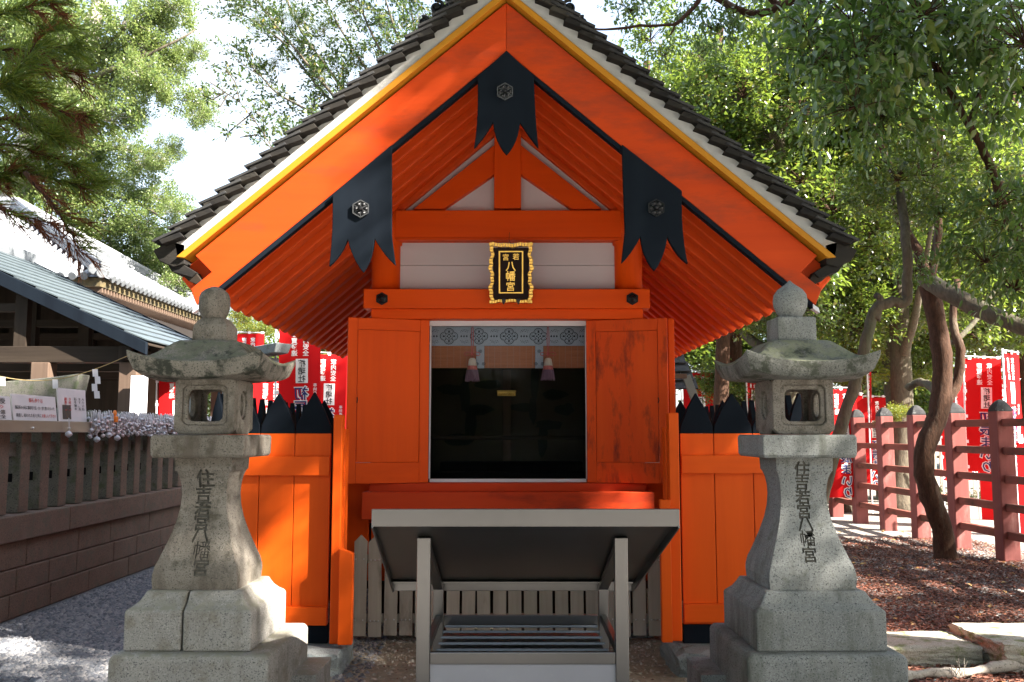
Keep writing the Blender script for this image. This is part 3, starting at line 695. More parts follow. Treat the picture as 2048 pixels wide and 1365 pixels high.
def put_text(mb, s, cx, cz, size, ysurf, sx=1, extr=.02, off=0, fn=None, mi=0, wsc=1, res=3):
    V, Fs = text_geo(s, extr, off, res)
    mb.add([((cx+v[0]*size*sx*wsc), ysurf - v[2]*size + (fn(cx+v[0]*size*sx*wsc, cz+v[1]*size) if fn else 0), cz+v[1]*size) for v in V], [f if sx > 0 else tuple(reversed(f)) for f in Fs], mi)
zz = lambda py: Zp(py, yq)
for s, px, py, sz in (('宮',1011.5,518,.050),('若',1032,517,.050),('八',1021.5,535,.078),('幡',1021,554,.076),('宮',1021,574,.072)):
    put_text(tx, s, Xp(px,550,yq), zz(py), sz, yq+.014, 1, .05, .012, lean)
tx.build('lettering', M['gold'], plq)
MB().tube([W(1019,465,6.92), W(1018,480,6.9), (pcx, yq+.03-.22*2*HH, pz1)], .0015, 4).build('hanging_wire', M['darkwood'], plq)

# ================================================================== ORANGE WING FENCES
def wing(side, yf, label, planks, tips, rail_t, rail_b, x_end_px, posts):
    c = W((planks[0]+planks[-1])/2, 1290, yf)
    t = thing('plank_fence', label, 'fence', (c.x, yf, .15))
    zb, zr0 = Zp(1249, yf), Zp(867.5, yf)
    for i in range(len(planks)-1):
        x0, x1 = Xp(planks[i], 1000, yf), Xp(planks[i+1], 1000, yf); g_ = .0025
        x0 += g_; x1 -= g_; tz = Zp(785, yf); tx_ = (x0+x1)/2
        pk = MB().box(x0, x1, yf, yf+.03, zb, zr0).build('plank', M['orange_lit'], t, .002)
        h = tz-zr0
        poly = [(x0, zr0+.0005), (x1, zr0+.0005), (x1-.003, zr0+h*.18), (x1-(x1-x0)*.24, zr0+h*.62), (tx_, tz+random.uniform(-.008,.006)), (x0+(x1-x0)*.24, zr0+h*.62), (x0+.003, zr0+h*.18)]
        MB().prism(poly, yf, yf+.045).build('plank_tip', M['black'], pk, .003)
    xa, xb = Xp(planks[0], 1000, yf), Xp(planks[-1], 1000, yf)
    MB().box(xa, xb, yf-.035, yf-.002, Zp(rail_t[1], yf), Zp(rail_t[0], yf)).build('fence_rail', M['orange_fencex'], t, .003)
    MB().box(xa, xb, yf-.035, yf-.002, Zp(rail_b[1], yf), Zp(rail_b[0], yf)).build('fence_rail', M['orange_fencex'], t, .003)
    MB().box(xa, xb, yf+.005, yf+.06, .15, zb-.002).build('gap_shade', M['black'], t, .003)  # black strip stands in for the shaded gap under the planks
    for (a, b, tp, bt, y_, dp, bevel) in posts:
        x0, x1 = Xp(a, 1000, y_), Xp(b, 1000, y_); zt, z0 = Zp(tp, y_), Zp(bt, y_)
        mb = MB()
        if bevel:
            mb.prism([(x0, z0), (x1, z0), (x1, zt-abs(bevel)*(bevel>0)), (x0, zt-abs(bevel)*(bevel<0))], y_, y_+dp)
        else: mb.box(x0, x1, y_, y_+dp, z0, zt)
        mb.build('fence_post', M['orange_lit'], t, .005)
    # return side running back along the shrine
    xs = xa if side < 0 else xb
    n = 13; sp = .245
    pm = None
    for k in range(n):
        y0 = yf+.075+k*sp
        q = MB(); zz_ = Zp(785, yf)
        mi = [(y0, .15), (y0+sp-.006, .15), (y0+sp-.006, 1.50), (y0+sp/2, zz_), (y0, 1.50)]
        th_ = .04
        vs = [(xs-side*.0, a, b) for a, b in mi]+[(xs+side*th_*-1, a, b) for a, b in mi]
        if pm is None:
            q.add(vs[:], [(0,1,2,3,4),(9,8,7,6,5)]+[((i+1)%5,i,i+5,(i+1)%5+5) for i in range(5)], 0)
            pm = q.build('side_plank', M['black'], t, .003)
        else:
            c_ = shallow(pm, parent=t); c_.location = Vector(pm.location)+Vector((0, sp*k, 0))
    MB().box(min(xs,xs+side*.03), max(xs,xs+side*.03), yf+.06, yf+.06+n*sp, .15, Zp(867, yf)).build('side_panel', M['orange_y'], t, .003)
    # inner rank of pointed planks just behind
    x2a, x2b = (xs+.08, Xp(690,1000,7.0)) if side < 0 else (Xp(1345,1000,7.0), xs-.08)
    n2 = int((x2b-x2a)/.222); im = None
    for k in range(n2):
        x0 = x2a + k*(x2b-x2a)/n2
        if im is None:
            im = MB().prism([(x0,.2),(x0+.215,.2),(x0+.215,1.50),(x0+.165,1.65),(x0+.107,1.755),(x0+.05,1.65),(x0,1.50)], 7.15, 7.19).build('inner_plank', M['black'], t, .003)
        else:
            c_ = shallow(im, parent=t); c_.location = Vector(im.location)+Vector((k*(x2b-x2a)/n2, 0, 0))
    return t
wing(-1, 5.95, 'orange plank fence with black pointed tops beside the pale stone lantern', [413,445,517,587,660], 785, (913,951), (1213,1249.5), 0,
     [(664,682,830,1289,5.86,.10,0),(682.5,689,858,1180,5.95,.12,0),(680,708,1097,1291,5.80,.055,.035)])
wing(1, 5.95, 'orange plank fence with black pointed tops beside the grey stone lantern', [1362.5,1430,1508,1580,1630], 785, (911,947), (1207,1243.5), 0,
     [(1340,1360,826,1283,5.86,.10,0),(1320,1341,1000,1286,5.80,.05,0),(1332,1338,855,1000,5.95,.12,0)])
# foundation stones under the posts
def rock(name, x0, x1, y0, y1, z0, z1, mat, rough_=.02, label=None, cat=None, parent=None, sub=4, group=None, rot=0, seedk=0):
    import bmesh
    bm = bmesh.new(); bmesh.ops.create_cube(bm, size=1)
    bmesh.ops.subdivide_edges(bm, edges=bm.edges[:], cuts=sub, use_grid_fill=True)
    r = random.Random(seedk+int(x0*1000)); sx, sy, sz = x1-x0, y1-y0, z1-z0
    for v in bm.verts:
        c = v.co.copy(); e = sum(1 for q in c if abs(abs(q)-.5) < 1e-4)
        v.co = Vector((c.x*sx, c.y*sy, c.z*sz))
        k = .7 if e == 1 else 1.0
        for ax in range(3): v.co[ax] += r.uniform(-1, 1)*rough_*k*(.5 if ax == 2 and c.z > .49 else 1)
        if e >= 2: v.co -= Vector((math.copysign(rough_*.6, c.x) if abs(c.x)>.49 else 0, math.copysign(rough_*.6, c.y) if abs(c.y)>.49 else 0, math.copysign(rough_*.5, c.z) if abs(c.z)>.49 else 0))
    me = bpy.data.meshes.new(name); bm.to_mesh(me); bm.free(); me.materials.append(mat)
    o = link(name, me, parent, ((x0+x1)/2, (y0+y1)/2, (z0+z1)/2)); o.rotation_euler.z = rot
    b = o.modifiers.new('bevel', 'BEVEL'); b.width = rough_*.35; b.segments = 2; b.angle_limit = .6
    if label: tag(o, label, cat, group)
    return o
rock('foundation_stone', Xp(560,1320,5.8), Xp(685,1320,5.8), 5.72, 6.25, -.06, .145, M['bluestone'], .014, 'blue grey foundation stone under the left orange fence post', 'stone')
rock('foundation_stone', Xp(1345,1320,5.8), Xp(1470,1320,5.8), 5.70, 6.25, -.06, .145, M['bluestone'], .022, 'blue grey rough foundation stone under the right orange fence post', 'stone')
rock('foundation_stone', Xp(775,1300,6.75), Xp(832,1300,6.75), 6.72, 7.2, -.05, .06, M['stone_mid'], .012, 'low base stone under the pickets left of the steel stand', 'stone')
rock('foundation_stone', Xp(1245,1300,6.75), Xp(1312,1300,6.75), 6.78, 7.2, -.05, .05, M['bluestone'], .015, 'low base stone under the pickets right of the steel stand', 'stone')
rock('foundation_stone', -2.25, Xp(560,1320,5.8)-.02, 5.75, 6.25, -.06, .14, M['bluestone'], .014, 'foundation stone under the orange fence hidden behind the pale lantern', 'stone')
rock('foundation_stone', Xp(1475,1320,5.8), 2.2, 5.75, 6.25, -.06, .14, M['bluestone'], .014, 'foundation stone under the orange fence behind the grey lantern', 'stone')

# ================================================================== PICKETS
pf = thing('picket_fence', 'low weathered wooden picket fence under the shrine floor', 'fence', (XS, 6.62, 0))
yp = 6.62; x = 706
k = 0
while x < 1316:
    x0, x1 = Xp(x,1180,yp), Xp(x+26,1180,yp); zt, zb = Zp(1072,yp)+random.uniform(-.01,.01), Zp(1272,yp)+random.uniform(-.012,.008)
    mb = MB(); sh = .048; tl_ = random.uniform(-.006,.006)
    mb.prism([(x0,zb),(x1,zb),(x1+tl_,zt-sh),((x0+x1)/2+tl_,zt),(x0+tl_,zt-sh)], yp, yp+.022)
    for zz_ in (zb+.115, zt-.17):
        for j in range(2+(k%2)):
            xx = x0+.018+(x1-x0-.036)*j/(1+(k%2)); mb.tube([(xx,yp+.002,zz_),(xx,yp-.014,zz_+.001)], .0028, 6, 1); mb.lathe([(.006,yp-.0155),(.006,yp-.013)], xx, zz_, 8, 1, 'y')
    mb.build('picket', [M['picket'], M['nail']], pf, .003, seg=1)
    x += 31.1; k += 1
for zz_ in (Zp(1272,yp)+.115, Zp(1072,yp)-.17):
    MB().box(Xp(700,1180,yp), Xp(1320,1180,yp), yp+.024, yp+.06, zz_-.03, zz_+.03).build('rail', M['picket'], pf, .003)

# ================================================================== STONE LANTERNS
CAPN = 24
def sq_ring(hx, hy, z, n=6, fz=None, cx=0, cy=0, rnd=0):
    pts = []
    for s in range(4):
        for k in range(n):
            u = -1+2*k/n
            a, b = ((u,-1),(1,u),(-u,1),(-1,-u))[s]
            dz = fz(a, b) if fz else 0
            if rnd: 
                e = abs(a*b); a *= 1-rnd*e; b *= 1-rnd*e
            pts.append((cx+hx*a, cy+hy*b, z+dz))
    return pts
def lantern(cx, cy, mats, label, inscr, rot, left):
    mb_, mc, mm = mats
    t = thing('stone_lantern', label, 'lantern', (cx, cy, 0))
    off = .045 if left else -.0
    # plinth tiers
    MB().loft([sq_ring(.37,.37,-.02,4,cx=cx+off,cy=cy), sq_ring(.37,.37,.470,4,cx=cx+off,cy=cy), sq_ring(.352,.352,.488,4,cx=cx+off,cy=cy)]).build('lower_plinth', mb_, t, .012)
    if left:
        for (x0, x1, nm) in ((cx-.30+.01, cx-.02, 'a'), (cx-.012, cx+.31, 'b')):
            cxm, hx = (x0+x1)/2, (x1-x0)/2
            def R(f0, f1, z): # keep the joint side straight
                a = x0 if nm == 'b' else cx+.01-.30*f0; b = x1 if nm == 'a' else cx+.01+.30*f0
                pts = sq_ring((b-a)/2, .30*f1, z, 6, cx=(a+b)/2, cy=cy); return pts
            MB().loft([R(1,1,.488), R(1,1,.668), R(.97,.97,.676), R(.90,.90,.690), R(.83,.83,.712), R(.78,.78,.738), R(.765,.765,.752)]).build('plinth_stone', mb_, t, .010)
    else:
        MB().loft([sq_ring(.305*a,.305*a,z,6,cx=cx,cy=cy) for a, z in ((1,.488),(1,.668),(.96,.678),(.88,.70),(.82,.728),(.79,.745),(.78,.752))]).build('upper_plinth', mb_, t, .010)
    # flared shaft
    prof = [(.752,.206),(.80,.210),(.826,.208),(.862,.200),(.895,.186),(.95,.166),(1.005,.147),(1.07,.128),(1.131,.1165),(1.19,.112),(1.236,.1145),(1.275,.121),(1.300,.130),(1.312,.137)]
    if not left: prof = [(z, h*1.02) for z, h in prof]
    rings = [sq_ring(h, h, z, 8, cx=cx, cy=cy, rnd=.02) for z, h in prof]
    rings += [sq_ring(.138,.138,1.3125,8,cx=cx,cy=cy), sq_ring(.141,.141,1.376,8,cx=cx,cy=cy)]
    sm = MB().loft(rings)
    shaft = sm.build('shaft', [mm if left else M['stone_r'], M['carve']], t, 0)
    hz = lambda z: np.interp(z, [p_[0] for p_ in prof], [p_[1] for p_ in prof])
    for (s, px, py, szp) in inscr:
        zc = Zp(py, cy-.13); yf_ = cy-float(hz(zc)); xc = Xp(px, py, yf_); sz = szp*(.93 if left else .84)/F*4.45
        hs = .03; sl = (float(hz(zc+hs))-float(hz(zc-hs)))/(2*hs)
        for grow in ((.024, .012, 0) if s != '幡' else (0, .01)):
            V, Fs = text_geo(s, .18, grow, 1)
            cut = MB().add([(xc+v[0]*sz, yf_ - v[2]*sz*.72 - sl*(v[1]*sz), zc+v[1]*sz) for v in V], Fs, 0)
            co_ = cut.build('cutter', M['carve'])
            md = shaft.modifiers.new('carve', 'BOOLEAN'); md.object = co_; md.operation = 'DIFFERENCE'; md.solver = 'EXACT'; md.use_self = True
            md.material_mode = 'TRANSFER'
            dg = bpy.context.evaluated_depsgraph_get(); me2 = bpy.data.meshes.new_from_object(shaft.evaluated_get(dg))
            shaft.modifiers.remove(md); bpy.data.objects.remove(co_)
            # a sound cut keeps the big faces and adds only a thin share of carved area facing the front
            fr_a = sum(p_.area for p_ in me2.polygons if p_.material_index == 1 and abs(p_.normal.y) > .8)
            want = sum(abs((Vector(V[f[1]][:3])-Vector(V[f[0]][:3])).cross(Vector(V[f[2]][:3])-Vector(V[f[0]][:3])).length)/2 for f in Fs if len(f) == 3 and V[f[0]][2] > 0 and V[f[1]][2] > 0 and V[f[2]][2] > 0)*sz*sz
            tot0 = carved = getattr(lantern, 'acc', 0)
            if len(me2.polygons) > len(shaft.data.polygons)+3 and (s != '幡' or (fr_a-tot0) < max(want, .0008)*1.6):
                shaft.data = me2; lantern.acc = fr_a; break
            print('carve retry', s, grow, round(fr_a-tot0,5), round(want,5))
    lantern.acc = 0
    # platform
    MB().loft([sq_ring(.220,.220,1.377,4,cx=cx,cy=cy), sq_ring(.228,.228,1.392,4,cx=cx,cy=cy), sq_ring(.230,.230,1.478,4,cx=cx,cy=cy), sq_ring(.222,.222,1.489,4,cx=cx,cy=cy)]).build('platform', M['stone_mid'] if left else mb_, t, .007)
    # fire box: four holed walls
    fb = 0.150 if left else .152; hz0, hz1 = 1.49, 1.775
    fbx = MB(); n = 32
    def rect_pts(hx, za, zb_, n=n):
        out = []
        for k in range(n):
            a = 2*PI*(k+.5)/n; c_, s_ = math.cos(a), math.sin(a); m_ = max(abs(c_), abs(s_)); out.append((hx*c_/m_, (za+zb_)/2+(zb_-za)/2*s_/m_))
        return out
    def soft(hx, za, zb_, p_=6):
        out = []
        for k in range(n):
            a = 2*PI*(k+.5)/n; c_, s_ = math.cos(a), math.sin(a); m_ = (abs(c_)**p_+abs(s_)**p_)**(1/p_); out.append((hx*c_/m_, (za+zb_)/2+(zb_-za)/2*s_/m_))
        return out
    wall_o = rect_pts(fb, hz0, hz1); wall_i = soft(.088, 1.555, 1.712, 9); frame_o = soft(.112, 1.535, 1.735, 12)
    sh = lambda pts: [(cx+a, b) for a, b in pts]
    for s_ in (-1, 1):
        y0, y1 = sorted((cy+s_*fb, cy+s_*(fb-.04)))
        ymid = cy+s_*(fb-.012)
        fbx.holed(sh(wall_o), sh(frame_o), y0, y1)
        a_, b_ = sorted((ymid, cy+s_*(fb-.04))); fbx.holed(sh(frame_o), sh(wall_i), a_, b_)
    ov_o, ov_i = soft(.062,1.565,1.71,2.2), soft(.045,1.58,1.695,2.1)
    side_o = [(cy+a*((fb-.0405)/fb), b) for a, b in wall_o]
    swp = lambda y, x_, z: (x_, y, z)
    for s_ in (-1, 1):
        vs = MB(); X0, X1 = sorted((cx+s_*fb, cx+s_*(fb-.04)))
        tr_ = lambda x_, y_, z_: (y_, x_, z_)
        fbx.holed([(cy+a*((fb-.0405)/fb), b) for a, b in wall_o], [(cy+a, b) for a, b in ov_o], X0, X1, sw=tr_)
        xm = sorted((cx+s_*(fb-.014), cx+s_*(fb-.036)))
        fbx.holed([(cy+a, b) for a, b in ov_o], [(cy+a, b) for a, b in ov_i], xm[0], xm[1], sw=tr_)
        if s_ == (1 if left else -1):
            xb = sorted((cx+s_*(fb-.030), cx+s_*(fb-.0385))); oi = [(cy+a, b) for a, b in soft(.046,1.58,1.695,2.1)]
            fbx.loft([[(xb[0],a,b) for a,b in oi],[(xb[1],a,b) for a,b in oi]])
    fbx.build('fire_box', mm, t, .004, seg=1)
    # cap
    H = .325; zt = 1.963
    def top_z(f, a, b):    # f: 0 at centre plateau, 1 at edge
        cr = abs(a*b)**2.5
        g = min(1, max(0, (f-.06)/.74)); g = g*g*(3-2*g)
        return zt - .120*(.12*f+.88*g) - .002 + cr*(.056*f**3)
    rings = []
    cpx, cpy = cx, cy
    nr = 8
    def under(a, b): return abs(a*b)**2.2*.035
    rings.append(sq_ring(.17,.17,1.760,nr,cx=cpx,cy=cpy))
    rings.append(sq_ring(H-.055,H-.055,1.758,nr,fz=under,cx=cpx,cy=cpy))
    rings.append(sq_ring(H-.028,H-.028,1.764,nr,fz=under,cx=cpx,cy=cpy,rnd=.0))
    rings.append(sq_ring(H-.004,H-.004,1.815,nr,fz=lambda a,b: abs(a*b)**2.4*.050,cx=cpx,cy=cpy))
    for i in range(9):
        f = 1-i/8; hw = .112+(H-.112)*(f**1.0)
        rings.append(sq_ring(hw,hw,0,nr,fz=lambda a,b,f=f: top_z(f,a,b),cx=cpx,cy=cpy))
    cp = MB().loft(rings).build('cap', mc, t, .006, smooth=False)
    b = cp.modifiers[0]; b.angle_limit = math.radians(50)
    # finial
    if left:
        fn = MB().loft([sq_ring(a,a,z,6,cx=cx-.01,cy=cy,rnd=.08) for a, z in ((.091,1.945),(.094,1.965),(.093,2.028),(.088,2.045),(.070,2.068),(.058,2.082))])
        fn.lathe([(.054,2.080),(.066,2.10),(.076,2.125),(.079,2.155),(.077,2.19),(.068,2.215),(.046,2.234),(.02,2.246),(.004,2.250)], cx-.02, cy, 26)
    else:
        fn = MB().loft([sq_ring(a,a,z,6,cx=cx,cy=cy) for a, z in ((.094,1.945),(.097,1.955),(.097,2.075),(.092,2.082))])
        fn.lathe([(.058,2.080),(.060,2.10),(.070,2.112),(.083,2.14),(.087,2.172),(.082,2.205),(.064,2.232),(.036,2.252),(.013,2.270),(.003,2.282)], cx, cy, 26)
    fo = fn.build('finial', M['stone_mid'] if left else mb_, t, .003)
    for o in (fo, cp):
        for pl in o.data.polygons: pl.use_smooth = True
    t.rotation_euler.z = rot
    return t
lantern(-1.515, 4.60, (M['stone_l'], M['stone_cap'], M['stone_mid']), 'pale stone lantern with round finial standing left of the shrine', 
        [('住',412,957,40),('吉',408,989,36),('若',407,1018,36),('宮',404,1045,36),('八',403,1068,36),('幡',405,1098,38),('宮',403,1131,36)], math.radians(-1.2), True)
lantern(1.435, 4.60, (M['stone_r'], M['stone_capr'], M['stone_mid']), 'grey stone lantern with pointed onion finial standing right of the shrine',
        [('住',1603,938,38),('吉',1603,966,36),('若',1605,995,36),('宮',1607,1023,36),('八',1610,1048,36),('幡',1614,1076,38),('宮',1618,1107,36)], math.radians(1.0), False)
rock('step_stone', -1.9, -.97, 4.62, 5.0, -.05, .30, M['stone_l'], .006, 'low pale stone block behind the base of the left lantern', 'stone')
rock('step_stone', .94, 1.9, 4.62, 5.0, -.05, .30, M['stone_r'], .006, 'low grey stone block behind the base of the right lantern', 'stone')

# ================================================================== STEEL STAND
st = thing('offering_stand', 'stainless steel stand with a sloping top and slatted tray before the shrine', 'stand', (.06, 4.2, 0))
yl, yk = 3.80, 4.87
xa, xb = Xp(743,1035,yl), Xp(1359,1035,yl)
zt_, zb_ = Zp(1019,yl), Zp(1054,yl); zk = Zp(1182,yk); zkt = zk+.03
xka, xkb = Xp(785,1182,yk), Xp(1266,1182,yk)
tn = Vector((0, yk-yl, zk-zb_)).normalized()
lip = MB(); lip.box(xa, xb, yl, yl+.004, zb_, zt_); lip.box(xa, xb, yl+.0041, yl+.03, zt_-.003, zt_)
lip.box(xa, xb, yl+.0041, yl+.02, zb_, zb_+.003)
lip.build('front_lip', M['steel'], st, .003)
def quadslab(mb, a, b, c, d, th, mi=0):
    a, b, c, d = map(Vector, (a,b,c,d)); n_ = (b-a).cross(d-a).normalized()*th
    mb.add([a,b,c,d,a+n_,b+n_,c+n_,d+n_], [(0,3,2,1),(4,5,6,7),(0,1,5,4),(1,2,6,5),(2,3,7,6),(3,0,4,7)], mi)
pb = MB(); quadslab(pb, (xa+.004,yl+.032,zb_+.012),(xb-.004,yl+.032,zb_+.012),(xkb-.004,yk,zk+.035),(xka+.004,yk,zk+.035), .006)
pb.build('sloping_panel', M['steel'], st, .002)
for (p0, p1) in (((xa+.004,yl+.006,zb_+.020),(xka+.004,yk,zk+.018)),((xb-.004,yl+.006,zb_+.020),(xkb-.004,yk,zk+.018))):
    MB().bar(p0, p1, .008, .055).build('panel_edge', M['steel'], st, .002)
MB().box(xka, xkb, yk-.004, yk+.004, zk, zkt+.01).build('back_lip', M['steel'], st, .002)
MB().box(xka+.01, xkb-.01, yk-.09, yk-.012, zk+.05, zk+.062).build('inner_fold', M['steel'], st, .002)
def zund(y_): return zb_+.012+(zk+.035-zb_-.012)*(y_-yl-.032)/(yk-yl-.032)
lx = [Xp(833,1200,4.0), Xp(860,1200,4.0), Xp(1231,1200,4.0), Xp(1257,1200,4.0)]
for (x0, x1) in ((lx[0],lx[1]),(lx[2],lx[3])):
    MB().box(x0, x1, 4.0, 4.06, 0, zund(4.0)-.012).build('leg', M['steel'], st, .003)
    MB().bar(((x0+x1)/2, 4.03, zund(4.03)-.03), ((x0+x1)/2, 4.84, zund(4.84)-.03), .05, .03).build('slope_bar', M['steel'], st, .003)
    MB().box(x0+.003, x1-.003, 4.80, 4.85, 0, zund(4.8)-.02).build('leg', M['steel'], st, .003)
    zt4 = Zp(1306,4.0)
    MB().bar(((x0+x1)/2, 4.06, zt4-.02), ((x0+x1)/2, 4.80, zt4-.02), .03, .04).build('side_rail', M['steel'], st, .003)
zt4, zb4 = Zp(1306,4.0), Zp(1330,4.0)
MB().box(lx[1]+.001, lx[2]-.001, 4.005, 4.03, zb4, zt4).build('front_rail', M['steel'], st, .003)
MB().box(lx[1]+.001, lx[2]-.001, 4.80, 4.82, zt4-.05, zt4).build('back_rail', M['steel'], st, .003)
MB().box(lx[1]+.001, lx[2]-.001, 4.012, 4.02, .05, zb4-.001).build('front_sheet', M['steel_w'], st, .001)
MB().box(lx[1]+.012, lx[2]-.012, 4.035, 4.80, zt4-.085, zt4-.080).build('tray_floor', M['steel'], st)
for k in range(6):
    y_ = 4.12+k*.125
    MB().bar((lx[1]+.012, y_, zt4-.045), (lx[2]-.012, y_, zt4-.045), .075, .012, (0,.22,1)).build('tray_slat', M['slat'], st, .002)

# ================================================================== KERB STONES, ROOT
def kz(px, py, y): return W(px, py, y)
rock('kerb_stone', 2.2, 3.02, 5.93, 6.40, -.05, .135, M['rough'], .009, 'rough kerb stone in sun beside the grey lantern base', 'stone', sub=12)
rock('kerb_stone', 3.04, 4.4, 5.80, 6.44, -.05, .19, M['rough'], .012, 'larger tilted kerb stone at the right edge behind the surface root', 'stone', sub=12, rot=.06)
rt = MB(); pts = [W(1760,1356,5.55),W(1815,1352,5.6),W(1862,1346,5.65),W(1905,1348,5.66),W(1950,1342,5.7),W(2000,1333,5.75),W(2050,1330,5.8),W(2110,1338,5.8)]
sp_ = []
for i in range(len(pts)-1):
    for u in (0,.25,.5,.75): sp_.append(pts[i].lerp(pts[i+1], u)+Vector((0,0,random.uniform(-.004,.004))))
rt.tube(sp_, [.030+.008*math.sin(i*.7)+random.uniform(-.003,.003) for i in range(len(sp_))], 10)
tag(rt.build('surface_root', M['bark_p'], smooth=True), 'pale grey root lying on the ground before the kerb stones', 'root')
for i in range(7):
    a = W(1915+random.uniform(-14,18), 1350, 5.62); 
tw = MB()
for i in range(9):
    a = W(1915+random.uniform(-14,18), 1352, 5.6); tw.tube([a, a+Vector((random.uniform(-.05,.05),random.uniform(-.03,.03),random.uniform(.04,.11)))], .0022, 4)
tag(tw.build('dry_twigs', M['bark_p']), 'thin dry twigs sticking up beside the surface root', 'twigs', kind='stuff')
cb = MB(); cp_ = [W(a,b,6.05) for a,b in ((735,1362),(752,1352),(775,1348),(800,1349),(830,1349))]; cb.tube(cp_, .006, 6)
tag(cb.build('cable', M['bark_p'], smooth=True), 'thin pale cable lying on the earth before the picket fence', 'cable')

# ================================================================== RED FENCE (right)
rf = thing('rail_fence', 'faded red post and rail fence with dark rounded post tops', 'fence', (5.75, 12, 0))
xf = 5.70; ys = [9.5+1.12*k for k in range(-2, 12)]
pm = cm_ = None
for k, y_ in enumerate(ys):
    if pm is None:
        pm = MB().box(xf, xf+.20, y_, y_+.20, -.05, 1.75).build('post', M['red_fence'], rf, .012)
        cm_ = MB().loft([sq_ring(.1*a,.1*a,z,5,cx=xf+.1,cy=y_+.1,rnd=r_) for a, z, r_ in ((1,1.7505,0),(.98,1.78,.05),(.88,1.82,.12),(.66,1.855,.2),(.38,1.88,.25),(.08,1.89,.25))]).build('post_top', M['post_cap'], pm, .004)
        p0 = pm
    else:
        c_ = shallow(pm, parent=rf); c_.location = Vector(pm.location)+Vector((0, y_-ys[0], 0)); cc = shallow(cm_, parent=c_)
r0 = None
for k, y_ in enumerate(ys[:-1]):
    for z_ in (.31,.63,.955,1.285,1.615):
        if r0 is None:
            r0 = MB().box(xf+.05, xf+.14, y_+.202, y_+1.118, z_-.045, z_+.045).build('rail', M['red_rail'], rf, .006)
            r0z = z_
        else:
            c_ = shallow(r0, parent=rf); c_.location = Vector(r0.location)+Vector((0, y_-ys[0], z_-r0z))

# ================================================================== STONE FENCE (left)
sf = thing('stone_fence', 'pinkish granite post fence on a low block wall along the left gravel', 'fence', (-4.1, 9, 0))
xs_ = -4.0
def blocks(z0, z1, y0, y1, lens, name, mat, x0, x1, jit=.004):
    y_ = y0; i = 0
    while y_ < y1:
        l = random.uniform(*lens); e = min(y_+l, y1+.3); j = random.uniform(-jit, jit)
        MB().box(x0, x1+j, y_+.004, e-.004, z0+.003, z1-.003).build(name, mat, sf, .010); y_ = e
blocks(.0, .20, 5.2, 16.5, (.6,1.1), 'stone_block', M['pinkstone'], xs_-.45, xs_-.03)
blocks(.20, .40, 5.0, 16.5, (.5,.8), 'stone_block', M['pinkstone'], xs_-.45, xs_-.035)
blocks(.40, .62, 5.1, 16.5, (.55,1.0), 'stone_block', M['pinkstone'], xs_-.45, xs_-.04)
blocks(.62, .835, 4.8, 16.5, (1.5,1.9), 'ledge_stone', M['pinkstone'], xs_-.47, xs_)
pm = None
for k in range(34):
    y_ = 5.6+k*.325
    if pm is None:
        mb = MB(); mb.box(xs_-.24, xs_-.09, y_, y_+.15, .836, 1.66); 
        mb.loft([[(xs_-.24,y_,1.66),(xs_-.09,y_,1.66),(xs_-.09,y_+.15,1.66),(xs_-.24,y_+.15,1.66)],[(xs_-.18,y_+.06,1.72),(xs_-.15,y_+.06,1.72),(xs_-.15,y_+.09,1.72),(xs_-.18,y_+.09,1.72)]])
        pm = mb.build('fence_post', M['darkstone'], sf, .008)
        sl_ = MB().box(xs_-.185, xs_-.150, y_-.0025, y_+.01, 1.09, 1.16).build('slot_shade', M['void'], pm)  # dark box on the post face stands in for a shaded slot
        fc = MB().box(xs_-.0895, xs_-.086, y_+.004, y_+.146, .84, 1.655).build('face_slab', M['pinkstone'], pm, .002)
    else:
        c_ = shallow(pm, parent=sf); c_.location = Vector(pm.location)+Vector((0, .325*k, 0))
        for q in (sl_, fc): shallow(q, parent=c_)
bk = MB(); bk.box(xs_-.20, xs_-.13, 5.0, 16.5, 1.30, 1.42).build('through_rail', M['darkstone'], sf, .005)
lg = thing('steel_ledge', 'brown steel ledge bolted along the top of the stone fence', 'ledge', (-3.95, 8, 1.55))
MB().box(-4.02, -3.99, 4.8, 12.6, 1.50, 1.600).build('front_plate', M['steel_rail'], lg, .004)
MB().box(-4.22, -4.021, 4.8, 12.6, 1.55, 1.556).build('tray', M['steel_rail'], lg, .002)
b0 = None
for k in range(12):
    y_ = 6.9+.62*k
    if b0 is None: b0 = MB().lathe([(.004,.016),(.012,.010),(.013,0)], 0, 0, 10).mesh('bolt', M['nail'])
    c_ = link('bolt', b0, lg, (-3.99, y_, 1.535)); c_.rotation_euler = (0, PI/2, 0)
# painted stones on strings
vb = None
ch = MB()
def charm(mb, x_, y_, z_, l, r, s_=1, mi=1):
    mb.tube([(x_,y_,z_),(x_+.004,y_+.003,z_-l*.5),(x_+.006,y_,z_-l)], .005, 4, 0)
    mb.lathe([(.2*r,z_-l-2*r*.8),(.85*r,z_-l-1.4*r*.8),(r,z_-l-r*.8),(.8*r,z_-l-.4*r*.8),(.2*r,z_-l+.1*r)], x_+.006, y_, 8, mi)
charm_mats = [M['paperw'], simple('white painted pebble', (.62,.58,.62), .5, c2=(.35,.40,.48), sc=40), simple('pink painted pebble', (.58,.47,.50), .5), simple('blue painted pebble', (.30,.38,.50), .5, c2=(.6,.6,.65), sc=30)]
for i in range(900):
    y_ = random.uniform(8.55, 12.3); l = random.uniform(.03,.16); xx = -3.985+random.uniform(-.05,.03)
    charm(ch, xx, y_, random.uniform(1.62,1.72), l, random.uniform(.012,.024), mi=random.choice((0,1,1,2,3)))
tag(ch.build('hanging_charms', charm_mats, smooth=True), 'dense bundle of white strings and small painted stones along the steel ledge', 'charms', kind='stuff')
